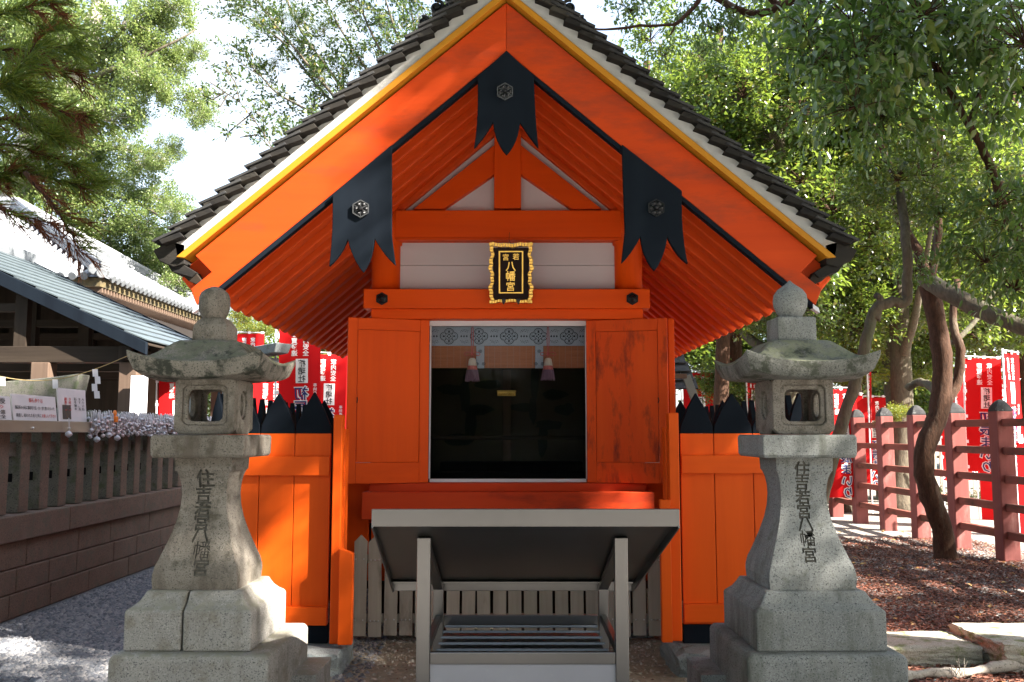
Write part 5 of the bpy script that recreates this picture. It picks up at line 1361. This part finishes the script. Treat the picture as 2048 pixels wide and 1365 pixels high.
scatter_clumps(tc_, 'big', [(1620,60,9,1.1),(1690,20,9.2,1.2),(1770,40,9,1.2),(1850,20,9,1.2),(1930,40,9,1.1),(2000,30,8.5,1.2),(2060,80,8.5,1.2),
   (1660,130,8.8,1.1),(1730,120,8.6,1.2),(1800,110,8.6,1.0),(1880,120,9,1.1),(1960,100,9,1.1),(2040,160,8.6,1.1),(1700,210,8.6,1.0),(1770,205,8.8,.9),(2010,210,9,.8),(1760,235,8.9,.6),
   (1480,15,9.8,.6),(1420,40,10,.5),(1350,20,10,.5),(1270,20,10.2,.5),(1400,110,10,.4),(1340,110,10,.35),
   (1990,400,8.8,.8),(2040,430,8.8,.9),(2050,500,8.6,.9),(1985,520,8.9,.8),(2035,560,8.6,.8),(2060,380,8.8,.7),(1900,420,9.2,.45),(1830,520,9.5,.45)])
# overhead branch at the top
ob_ = tc_
for pts, r0, r1 in (([(1640,-30),(1550,18),(1500,28),(1440,0),(1380,-30)], .05,.035), ([(1400,0),(1365,38),(1350,50)], .028,.02), ([(1350,50),(1280,52),(1210,60),(1180,55)], .018,.01), ([(1352,48),(1340,70)], .014,.008), ([(1560,15),(1520,-20)], .04,.03)):
    trunk(tc_, 'limb', [W(a,b,9.6) for a,b in pts], r0, r1, M['bark'], .006, 8)

# --- leaning thin trunk, between the grey lantern and the fence
tl2 = thing('leaning_tree', 'thin leaning grey brown trunk rising from behind the grey lantern', 'tree', (3.2, 9.2, 0))
Yl = 9.2
trunk(tl2, 'trunk', [(Xp(1600,1180,Yl),Yl,-.05), W(1632,1040,Yl), W(1655,960,Yl), W(1680,860,Yl), W(1712,760,Yl), W(1738,660,Yl), W(1752,620,Yl), W(1785,603,Yl), W(1812,606,Yl), W(1815,560,Yl), W(1812,480,Yl), W(1800,380,Yl+.4)], .068, .045, M['bark_g'], .008, 12, True)
trunk(tl2, 'limb', [W(1750,640,Yl), W(1760,600,Yl), W(1752,592,Yl)], .05, .03, M['bark_g'], .006)
scatter_clumps(tl2, 'small', [(1810,430,9.4,.6),(1790,350,9.6,.7),(1840,330,9.8,.6),(1750,400,9.6,.5)], .3)

# --- woods behind on the right: individual trees
def tree(label, X, Y, H, r, mat, kinds, n, cr, zc, zr, name='woodland_tree', lean=(0,0), cat='tree', group=None, limbs=4, scl=(.9,1.3)):
    t = thing(name, label, cat, (X, Y, 0), group)
    pts = [(X,Y,-.1)]
    for k in range(1, 5): pts.append((X+lean[0]*k/4+random.uniform(-.12,.12), Y+lean[1]*k/4+random.uniform(-.12,.12), H*k/4))
    trunk(t, 'trunk', pts, r, r*.35, mat, .01, 12, True)
    for k in range(limbs):
        u = random.uniform(.3,.75); b = Vector(pts[0]).lerp(Vector(pts[-1]), u); a = random.uniform(0,2*PI); l = cr*random.uniform(.5,.95)
        e = b+Vector((math.cos(a)*l, math.sin(a)*l, l*random.uniform(.3,.9)))
        trunk(t, 'limb', [b, b.lerp(e,.45)+Vector((0,0,-.08*l)), e], r*.42, r*.12, mat, .012, 8)
    for k in range(n):
        a = random.uniform(0,2*PI); q = random.random()**.5; el = random.uniform(-1,1)
        p = Vector((X+lean[0]*.7+math.cos(a)*cr*q*math.sqrt(1-.6*el*el), Y+lean[1]*.7+math.sin(a)*cr*q*math.sqrt(1-.6*el*el), zc+zr*el))
        put_clump(t, random.choice(kinds), p, random.uniform(*scl), random.uniform(.7,1))
    return t
TR = [
 ('straight dark trunk rising behind the right wing fence, nearest the small shingled roof', 3.55, 15.5, 8, .16,'bark',['small','thin'],26,2.0,5.6,2.2,(.1,0)),
 ('leaning mossy trunk between the right wing fence and the grey lantern cap', 4.7, 17.5, 8, .30,'bark_g',['small'],26,2.4,6.0,2.4,(1.3,.3)),
 ('straight trunk behind the grey lantern finial and roof tip', 5.15, 16.2, 9, .20,'bark_g',['small'],30,2.4,6.2,2.6,(-.3,0)),
 ('gnarled pale trunk with forked limbs behind the red fence', 7.0, 16.5, 8, .24,'bark_g',['small','small','small','yel'],28,2.6,5.6,2.3,(.5,.2)),
 ('slim forked trunk just left of the gnarled pale tree', 6.3, 17.4, 7, .16,'bark_g',['small','small','yel'],18,2.0,5.2,1.8,(.9,0)),
 ('tree standing beyond the banners at the right edge', 10.5, 18.5, 9, .25,'bark',['small'],34,2.8,5.8,2.6,(.2,0)),
 ('broad tree behind the crooked trunk beyond the path', 8.8, 20.5, 9, .28,'bark_g',['small','small','small','yel'],36,3.0,5.6,2.8,(-.4,0)),
 ('tall bushy tree directly behind the right roof slope', 2.8, 20.0, 10, .25,'bark',['small'],40,2.8,7.0,3.0,(.3,0)),
 ('tall bushy tree over the middle of the right roof slope', 5.4, 22.5, 12, .28,'bark',['small','thin'],46,3.4,8.0,3.6,(0,0)),
 ('tall leafy tree high above the red fence', 9.5, 25.0, 12, .30,'bark',['small'],46,3.6,8.5,3.6,(0,0)),
 ('tall leafy tree filling the upper right corner beyond the near leaves', 13.5, 24.0, 12, .30,'bark',['small'],46,3.8,8.2,3.8,(0,0)),
 ('high crowned tree in the gap right of the ridge ornament', 6.8, 28.5, 14, .30,'bark',['small'],44,3.8,10.5,3.8,(0,0)),
]
for lb, X_, Y_, H_, r_, mt, kd, n_, cr_, zc_, zr_2, ln in TR: tree(lb, X_, Y_, H_, r_, M[mt], kd, n_, cr_, zc_, zr_2, lean=ln)
fr_ = [('far tree behind the woods, over the small shingled roof',4,36),('far tree behind the woods, over the grey lantern',9,38),('far tree behind the woods, over the red fence',14,36),('far tree behind the woods at the right edge',20,38),('far tree behind the woods beyond the right edge',26,36),
       ('far tree closing the view behind the left banners',-5,40),('far tree closing the view behind the tiled hall roof end',-11,46),('far tree closing the view behind the shrine',0,42),('far tree behind the tiled hall roof',-19,48),('far tree at the far left edge of the grounds',-28,46)]
for lb, X_, Y_ in fr_:
    tree(lb, X_, Y_, 9 if X_ > -3 else 7, .3, M['bark'], ['far'], 18 if X_ > -3 else 16, 4.2, 5.6 if X_ > -3 else 4.0, 4.8 if X_ > -3 else 3.0, name='far_tree', limbs=2, scl=(.9,1.3))
# undergrowth
for i, (px, py, Y, s_, kd, where) in enumerate(((1720,920,19,.6,'small','at the foot of the gnarled pale tree'),(1795,835,14.5,.35,'yel','beside the fence post left of the crooked trunk'),(1850,1000,20,.7,'small','behind the crooked trunk'),(1960,1010,19,.8,'thin','below the large lettered banner'),(2040,1000,19,.8,'thin','at the right edge below the banners'),(1690,740,17,.6,'yel','over the banners right of the grey lantern'),(1730,700,17.5,.6,'yel','beside the gnarled pale tree'),(1430,760,17,.6,'small','behind the right wing fence tips'),(1480,800,17.5,.6,'small','between the wing fence tips and the grey lantern'),(1560,640,20,.8,'small','under the right eave'),(505,650,19,.55,'yel','under the left eave, touched with yellow'),(545,655,18,.45,'yel','beside the left eave over the stone gate'),(470,640,22,1.0,'thin','beside the pale finial'),(660,700,21,.7,'cam','behind the banners at the left eave'))):
    t = thing('shrub' if py > 800 else 'leafy_branch', ('low green shrub ' if py > 800 else 'sunlit leafy spray ')+where, 'shrub' if py > 800 else 'foliage', W(px, py, Y))
    for k in range(3): put_clump(t, kd, W(px+random.uniform(-22,22), py+random.uniform(-15,15), Y+random.uniform(-.4,.4)), s_*random.uniform(.8,1.1), .8)
# --- camphor (left, far, sunlit)
cmp_ = thing('camphor_tree', 'large sunlit camphor tree with pale limbs behind the left roofs', 'tree', (-17, 29, 0))
Yk = 29
trunk(cmp_, 'trunk', [(-17.5,Yk,0),(-17.3,Yk,4),W(60,300,Yk),W(110,240,Yk),W(150,160,Yk),W(190,40,Yk),W(230,-60,Yk)], .6, .2, M['bark_p'], .03)
for pts in ([(70,290),(110,225),(150,212),(200,170),(300,110),(390,60)],[(140,180),(220,140),(300,100),(330,40)],[(110,260),(190,290),(260,300),(340,310)],[(100,300),(180,380),(260,400),(330,440)],[(160,150),(250,60),(330,10)]):
    trunk(cmp_, 'limb', [W(a,b,Yk+random.uniform(-.5,.5)) for a,b in pts], .10, .03, M['bark_g'], .03, 8)
scatter_clumps(cmp_, 'cam', [(350,8,29,.7),(300,40,29,.8),(240,40,29,.9),(270,95,29,.85),(325,90,29,.8),(350,125,29,.6),(395,108,29,.45),(290,160,29,.9),(340,175,29,.7),(385,200,29,.7),(400,225,29,.45),(240,170,29,.9),(220,230,29,.9),(275,235,29,.6),(180,120,29,1),(170,200,29,1),(150,280,29,1),(200,300,29,.7),
   (250,290,29,.6),(300,330,29,.6),(350,290,29,.42),(330,320,29,.4),(215,350,29,.8),(160,380,29,1),(260,380,29,.55),(310,400,29,.65),(345,425,29,.5),(240,440,29,.9),(290,460,29,.8),(330,480,29,.7),(200,470,29,.9),(260,520,30,.9),(310,530,30,.9),(350,560,30,.8),(120,60,29,1.1),(60,100,29,1.1),(80,30,29,1.1),(20,60,29,1.1),(30,180,29,1.1),(90,180,29,1.1),(60,380,29,1.1),(120,450,29,1.1),(20,300,30,1.1),(390,560,31,.7),(370,600,32,.8)], .9, 10)
# --- small leaved tree behind the left roof slope: fan of fine branches
ft = thing('fine_leaved_tree', 'fine leaved evergreen with thin fanning branches behind the left roof slope', 'tree', (-1.5, 15, 0))
Yf = 15.0
trunk(ft, 'trunk', [(-.9,Yf,0),(-1.0,Yf,3),W(870,420,Yf)], .2, .12, M['bark_g'])
fan = [[(870,420),(800,330),(700,230),(600,110),(520,10),(480,-60)],[(860,400),(760,290),(650,190),(560,80),(470,20)],[(860,380),(790,230),(700,90),(640,-20)],[(860,360),(810,200),(740,60),(700,-40)],[(870,350),(840,180),(790,60),(760,-40)],
       [(880,330),(860,180),(830,60),(810,-40)],[(830,380),(740,300),(640,235),(560,190),(500,130)],[(840,390),(720,320),(640,290),(590,270)],[(900,300),(890,160),(880,40),(870,-40)],[(800,330),(680,170),(600,60),(560,-40)]]
LP = []
for i, pts in enumerate(fan):
    dY = random.uniform(-1.2,1.2)
    wp_ = [W(a,b,Yf+dY*(k/len(pts))) for k,(a,b) in enumerate(pts)]
    o_, rd = path_tube(wp_, .045, .010, .008)
    MB().tube(o_, rd, 6).build('limb', M['bark_g'], ft, smooth=True)
    for k in range(3, len(o_)):
        for _ in range(3):
            e = o_[k]+Vector((random.uniform(-.75,.35), random.uniform(-.5,.5), random.uniform(-.1,.75)))
            LP.append((o_[k], e))
tw = MB()
for a, b in LP: tw.tube([a, a.lerp(b,.5)+Vector((0,0,-.03)), b], [.006,.004,.002], 3, cap=False)
tw.build('twigs', M['bark_g'], ft)
def leaves_along(segs, n_per, L, Wd, spread, mat, name, parent, seed=5):
    r = np.random.default_rng(seed); A = np.array([tuple(a) for a,b in segs]); B = np.array([tuple(b) for a,b in segs])
    idx = np.repeat(np.arange(len(segs)), n_per); u = r.random(len(idx))**.6
    P_ = A[idx]+(B-A)[idx]*u[:,None]+r.normal(size=(len(idx),3))*spread; N = len(P_)
    d = (B-A)[idx]; d = d/np.linalg.norm(d,axis=1)[:,None]*.7+r.normal(size=(N,3))*.6; d /= np.linalg.norm(d,axis=1)[:,None]
    up = r.normal(size=(N,3)); s = np.cross(d, up); s /= np.linalg.norm(s,axis=1)[:,None]; nn = np.cross(s,d)
    l = (L*r.uniform(.6,1.25,N))[:,None]; w = (Wd*r.uniform(.7,1.1,N))[:,None]/2
    V = np.stack([P_,P_+d*l*.5+s*w+nn*l*.06,P_+d*l,P_+d*l*.5-s*w+nn*l*.06],1).reshape(-1,3); b = np.arange(N)[:,None]*4
    T = np.concatenate([b+np.array([[0,1,2]]), b+np.array([[0,2,3]])],0)
    org = wloc(parent); return link(name, np_mesh(name, V-np.array(tuple(org)), T, mat), parent, org)
leaves_along(LP, 46, .085, .040, .05, LM['thin'], 'foliage', ft)
scatter_clumps(ft, 'thin', [(600,30,15.5,.5),(650,70,15.5,.5),(720,120,15.5,.5),(760,60,15.5,.55),(820,120,15.6,.55),(780,180,15.6,.5),(700,30,15.6,.5),(520,60,15.4,.4),(540,120,15.2,.38),(570,30,15.4,.4),(840,40,15.6,.55),(650,140,15.6,.4),(610,100,15.5,.35),(740,230,15.6,.4),(680,235,15.6,.35),(800,250,15.6,.5),(640,270,15.3,.35),(850,200,15.6,.5),(610,290,15.3,.22)], .5, 14)
# spray in the sky between the trees
sg = []
for pts in ([(550,305),(515,250),(480,205),(450,185),(420,165)],[(480,205),(470,165),(450,135)],[(545,300),(515,270),(480,275)],[(530,275),(525,235),(510,225)],[(500,230),(460,262),(450,285)],[(450,185),(425,200),(405,190)],[(455,190),(440,215)]):
    for k in range(len(pts)-1): sg.append((W(*pts[k],9.5), W(*pts[k+1],9.5)))
sb = thing('leafy_branch', 'sparse leafy twig against the white sky beside the left roof slope', 'foliage', W(545,300,9.5))
tw = MB(); 
for a, b in sg: tw.tube([a, b], [.009,.006], 4, cap=False)
sg2 = []
for a, b in sg:
    for _ in range(4):
        p = a.lerp(b, random.random()); e = p+Vector((random.uniform(-.17,.12),random.uniform(-.1,.1),random.uniform(-.08,.16))); tw.tube([p,e],[.003,.002],3,cap=False); sg2.append((p,e))
tw.build('twigs', M['bark_g'], sb); leaves_along(sg2, 7, .060, .028, .015, LM['thin'], 'foliage', sb, 9)

# --- cedar sprays at the near upper left
cd = thing('cedar_branches', 'near cedar boughs with green and dead brown needle sprays at the upper left', 'tree', (-4.6, 6.6, 0))
def spray(seed, mat, nb=24, Ls=.17, wd=.0050):
    r = np.random.default_rng(seed); V = []; T = []
    for i in range(nb):
        u0 = r.uniform(0,1); st = np.array([u0*.20, r.normal()*.008, r.normal()*.008])
        d = np.array([1, r.normal()*(.75-.4*u0), r.normal()*(.75-.4*u0)]); d /= np.linalg.norm(d); bend = np.array([.5,0,0])-d*.15+r.normal(size=3)*.22
        s_ = np.cross(d, r.normal(size=3)); s_ /= np.linalg.norm(s_); l = Ls*r.uniform(.55,1.1); b = len(V)
        for k in range(4):
            u = k/3; p = st+d*l*u+bend*l*u*u*.5; w_ = wd*(1-.85*u)*r.uniform(.9,1.1); V += [p-s_*w_, p+s_*w_]
        for k in range(3): T += [(b+2*k,b+2*k+1,b+2*k+3),(b+2*k,b+2*k+3,b+2*k+2)]
        for k in range(7):      # short needles standing off the strand
            u = r.random()*.9; p = st+d*l*u+bend*l*u*u*.5; o = r.normal(size=3); o -= d*o.dot(d); o /= np.linalg.norm(o); e = p+(d*.85+o*.55)*r.uniform(.018,.030); b2 = len(V)
            V += [p-s_*.0022, p+s_*.0022, e]; T.append((b2,b2+1,b2+2))
    return np_mesh('needle spray', np.array(V), np.array(T), mat)
SPm = [spray(1,LM['needle']), spray(2,LM['needle']), spray(3,LM['needle']), spray(4,LM['needle_b'],24,.17), spray(5,LM['needle_b'],20,.15)]
boughs = [[(-80,260),(20,185),(60,160),(110,90),(150,40)],[(-60,180),(30,175),(90,185),(150,220),(220,235)],[(-60,60),(40,30),(110,10),(170,-10)],[(-60,360),(10,352),(90,345),(160,360),(215,372)],[(-80,340),(0,360),(60,345),(110,300)],
          [(40,170),(70,120),(130,130),(200,150)],[(-40,120),(50,100),(120,100),(190,90)],[(60,180),(110,250),(150,270)],[(-60,440),(20,410),(80,430),(150,450)],[(90,345),(140,400),(180,460),(200,500)],[(-60,250),(30,240),(100,240),(180,250)],[(0,300),(60,290),(130,310),(190,330)]]
for bi, pts in enumerate(boughs):
    Yb = 6.3+random.uniform(-.5,.6)
    wp_ = [W(a-42,b,Yb) for a,b in pts]; o_, rd = path_tube(wp_, .016, .004, .006, 5)
    MB().tube(o_, rd, 6).build('bough', M['bark'], cd, smooth=True)
    for k in range(1, len(o_)):
        for _ in range(2 if bi not in (8,9) else 1):
            brown = random.random() < (.24 if bi not in (8,9) else .6)
            me = random.choice(SPm[3:] if brown else SPm[:3])
            dirv = (o_[k]-o_[k-1]).normalized()*.6+Vector((random.uniform(-.1,.9), random.uniform(-.7,.7), random.uniform(-.75,.55) if not brown else random.uniform(-1.1,.1)))
            o = link('needle_spray', me, cd, o_[k]); o.rotation_euler = dirv.to_track_quat('X','Z').to_euler(); s_ = random.uniform(.7,1.05); o.scale = (s_,)*3
trunk(cd, 'trunk', [(-5.6,6.6,0),(-5.5,6.6,3),(-5.4,6.6,7)], .25, .12, M['bark'])

# ================================================================== SHADE TREES beside the path, right of the viewer
lit = [((-1.6,5.3,2.75),.72),((-1.0,5.3,3.2),.6),((-1.9,5.3,2.4),.6),((-1.00,4.85,.42),.52),((-.92,4.9,.3),.45),((.15,6.7,.93),.40),((-1.2,6.6,.7),.40),((-1.3,5.8,1.2),.2),((-1.3,5.8,.4),.2),
       ((-2.6,4.8,0),.5),((1.43,4.45,1.12),.42),((2.6,6.2,.1),.55),((3.5,6.2,.2),.6),((3.2,5.7,0),.45),((1.65,5.9,.5),.22),((1.45,5.9,1.1),.15),((5.75,10.6,1.5),.6),((5.75,11.9,1.2),.35),((1.15,6.9,.95),.4),((-.95,6.9,.5),.3)]
lit = [(Vector(v), r_) for v, r_ in lit]
rl = random.Random(21)
lit += [(Vector((rl.uniform(2.3,5.8), rl.uniform(5.4,10.5), 0)), .62) for _ in range(12)]
sh = Vector((S.y*-1, S.x, 0)).normalized(); sv = S.cross(sh)*-1
if sv.z < 0: sv = -sv
base = Vector((-1, 5.5, 1.5))
shade = []
for (lb, X_, Y_) in (('broad shade tree right of the viewer, nearest the shrine',7.2,3.6),('broad shade tree right of the viewer, middle one',9.0,-.2),('broad shade tree right of the viewer, rearmost',8.0,-3.5)):
    t = thing('shade_tree', lb, 'tree', (X_, Y_, 0)); trunk(t, 'trunk', [(X_,Y_,-.1),(X_+.1,Y_,3),(X_-.1,Y_+.1,6),(X_,Y_,9)], .28, .12, M['bark_g'], .02, 12, True); shade.append(t)
nsh = 0; tries = 0
while nsh < 400 and tries < 14000:  # unseen leaf clumps set in the sun's way, left out over lit points
    tries += 1
    h_, v_ = random.uniform(-2.7,7.2), random.uniform(-3.6,3.6)
    if h_ > 2.2 and v_ < -1.2 and random.random() > .55: continue
    p = base + S*random.uniform(9.5,15.5) + sh*h_ + sv*v_
    sc_ = random.uniform(.75,1.2); bad = False
    for q, rq in lit:
        d = p-q; dd = (d-S*d.dot(S)).length
        if dd < rq*1.3*sc_+.03: bad = True; break
    if bad or p.z < 3: continue
    if p.y > 0.3 and abs(p.x)/p.y < .8: continue
    t = min(shade, key=lambda o: (Vector(o.location).xy-p.xy).length)
    put_clump(t, 'small', p, sc_); nsh += 1
for (q, n_, sc_) in (((1.1,5.25,3.3),3,.7),((1.5,5.25,3.0),3,.7),((1.85,5.25,2.7),3,.7),((.7,5.25,3.6),2,.6),((1.9,5.9,2.8),2,.8),((1.3,6.5,3.4),2,.9),((-1.75,4.25,.62),3,.42),((-1.4,4.2,.62),3,.40),((-1.6,4.1,.30),3,.42),((-1.5,4.4,1.0),2,.4),((1.4,4.2,.6),2,.6),((0,3.8,1.15),2,.6),((2.3,4.6,.2),1,.5),((-2.0,5.95,.9),2,.45),((1.25,5.3,3.9),2,.8),((5.4,10.9,.5),3,.8),((5.4,10.9,1.3),2,.7),((5.0,9.5,0),2,.7),((3.4,7.2,0),2,.6),((4.2,8.4,0),2,.6)):  # extra unseen clumps added to block the sun at chosen points
    for _ in range(n_):
        p = Vector(q)+S*random.uniform(9,13)+sh*random.uniform(-.15,.15)+sv*random.uniform(-.12,.12)
        put_clump(min(shade, key=lambda o: (Vector(o.location).xy-p.xy).length), 'small', p, sc_)
for k in range(230):  # unseen overhead clumps added to cut skylight on the shrine front
    p = Vector((random.uniform(-7,4.5), random.uniform(-5,4.2), random.uniform(6.6,10.0)))
    if p.z < 7.6 and p.y < .5 and abs(p.x) < 1: continue
    if any(((p-q)-S*(p-q).dot(S)).length < rq*1.3+.3 for q, rq in lit): continue
    put_clump(min(shade, key=lambda o: (Vector(o.location).xy-p.xy).length), 'small', p, random.uniform(.9,1.4))
print('shade clumps', nsh)

for i, (X_, Y_) in enumerate(((-17,-8),(-10,-15),(-3,-17),(4,-17),(11,-19),(18,-20),(-18,2))):  # unseen trees added to darken what glass and black paint reflect
    tree('unseen tree added behind the viewer, %s' % ('far left','left','left of the path','right of the path','right','far right','beside the left wall')[i], X_, Y_, 9, .3, M['bark'], ['far'], 24, 3.6, 4.6, 4.2, name='added_tree', limbs=2, scl=(.9,1.3))

# ================================================================== GRAVEL, LITTER
def pebbles(n, xr2, yr2, r0, r1, mats, name, label, dens=None, seed=3, flat=.6, sunk=.3):
    r = np.random.default_rng(seed); X_ = r.uniform(*xr2, n*3); Y_ = r.uniform(*yr2, n*3)
    w_ = (yr2[0]/Y_)**1.2; keep = r.random(n*3) < w_
    if dens is not None: keep &= dens(X_, Y_, r)
    X_, Y_ = X_[keep][:n], Y_[keep][:n]; N = len(X_)
    base_ = np.array([(1,0,0),(.5,.87,0),(-.5,.87,0),(-1,0,0),(-.5,-.87,0),(.5,-.87,0),(.35,.2,.9),(-.4,.15,1),(.05,-.4,.95)])
    T0 = np.array([(0,1,6),(1,2,7),(1,7,6),(2,3,7),(3,4,8),(3,8,7),(4,5,8),(5,0,6),(5,6,8),(6,7,8)])
    R_ = r.uniform(r0, r1, N)*(1+r.exponential(.25,N)); a = r.uniform(0,2*PI,N); ca, sa = np.cos(a), np.sin(a)
    V = base_[None]*(1+r.normal(size=(N,9,1))*.12); V = V*np.stack([R_*r.uniform(.8,1.3,N),R_*r.uniform(.6,1,N),R_*flat*r.uniform(.6,1.2,N)],1)[:,None]
    x_ = V[...,0]*ca[:,None]-V[...,1]*sa[:,None]; y_ = V[...,0]*sa[:,None]+V[...,1]*ca[:,None]
    V = np.stack([x_+X_[:,None], y_+Y_[:,None], V[...,2]+.001], -1).reshape(-1,3)
    T = (np.arange(N)[:,None,None]*9+T0[None]).reshape(-1,3); mi = np.repeat(r.integers(0, len(mats), N), 10)
    o = link(name, np_mesh(name, V, T, mats, mi)); tag(o, label, name.replace('_',' '), kind='stuff'); return o
def isl(name, cols, rough=.8):
    m, t, p, L = nodes(name); ge = t.nodes.new('ShaderNodeNewGeometry'); r = t.nodes.new('ShaderNodeValToRGB'); L.new(ge.outputs['Random Per Island'], r.inputs[0])
    e = r.color_ramp.elements; e[0].color = (*cols[0],1); e[1].color = (*cols[-1],1)
    for i, c in enumerate(cols[1:-1]): x = e.new((i+1)/(len(cols)-1)); x.color = (*c,1)
    L.new(r.outputs[0], p.inputs['Base Color']); p.inputs['Roughness'].default_value = rough; return m
pm1 = isl('blue grey pebbles', [(.07,.075,.09),(.13,.14,.16),(.19,.19,.20),(.27,.26,.26)])
pebbles(60000, (-4.0,-.9), (4.3,12), .009, .017, [pm1], 'gravel', 'blue grey pebble gravel beside the left stone fence', lambda x,y,r: (x > -3.97)&((x < -1.2)|(r.random(len(x))<.35)))
pm2 = isl('pale grit', [(.20,.175,.14),(.33,.29,.23),(.46,.42,.36)])
pebbles(9000, (-1.3,2.3), (4.6,7.6), .004, .012, [pm2], 'grit', 'scattered pale grit on the bare earth under the shrine', lambda x,y,r: r.random(len(x)) < np.clip(.15+(y-5.2)*.3,.1,.7), seed=5)
pm3 = isl('mixed woodland gravel', [(.07,.06,.055),(.14,.125,.115),(.24,.225,.21),(.34,.325,.31)])
pebbles(42000, (1.9,6.2), (5.0,13), .008, .017, [pm3], 'gravel', 'pale grey gravel under the fallen leaves on the right', seed=6)
def litter(n, xr2, yr2, L, mat, name, label, seed, dens=None):
    r = np.random.default_rng(seed); X_ = r.uniform(*xr2, n*3); Y_ = r.uniform(*yr2, n*3); keep = r.random(n*3) < (yr2[0]/Y_)**1.0
    if dens is not None: keep &= dens(X_, Y_, r)
    X_, Y_ = X_[keep][:n], Y_[keep][:n]; N = len(X_); a = r.uniform(0,2*PI,N); l = L*r.uniform(.5,1.3,N); w = l*r.uniform(.3,.5,N)/1
    d = np.stack([np.cos(a),np.sin(a),r.uniform(-.2,.35,N)],1); s = np.stack([-np.sin(a),np.cos(a),r.uniform(-.4,.4,N)],1)
    P_ = np.stack([X_,Y_,r.uniform(.010,.028,N)],1); l = l[:,None]; w = w[:,None]/2*1.2
    up = np.array([0,0,1.])*l*.12
    V = np.stack([P_-d*l/2, P_+s*w+up, P_+d*l/2, P_-s*w+up],1).reshape(-1,3); V[:,2] = np.maximum(V[:,2], .004)
    b = np.arange(N)[:,None]*4; T = np.concatenate([b+np.array([[0,1,2]]), b+np.array([[0,2,3]])],0)
    o = link(name, np_mesh(name, V, T, mat)); tag(o, label, 'leaf litter', kind='stuff'); return o
lm_ = isl('fallen brown leaves', [(.07,.026,.016),(.12,.038,.022),(.18,.058,.032),(.26,.10,.055)], .7)
litter(95000, (1.9,6.4), (5.3,13), .034, lm_, 'leaf_litter', 'reddish brown shredded leaf litter covering the ground right of the shrine', 8, lambda x,y,r: r.random(len(x)) < np.clip(1.15-(x-2)*.12-(np.sin(x*2.3+y*1.7)+np.sin(y*2.9-x))*.20, .12, 1))
lm2 = isl('fallen yellow and tan leaves', [(.35,.12,.03),(.45,.26,.06),(.50,.33,.12),(.28,.10,.05)], .6)
litter(700, (1.9,6.4), (5.3,14), .075, lm2, 'fallen_leaves', 'larger yellow and tan fallen leaves on the litter', 9)
litter(260, (-1.3,2.2), (5.2,7.4), .022, lm_, 'fallen_leaves', 'tiny dry leaves on the earth below the picket fence', 10)
print('objects', len(bpy.data.objects))
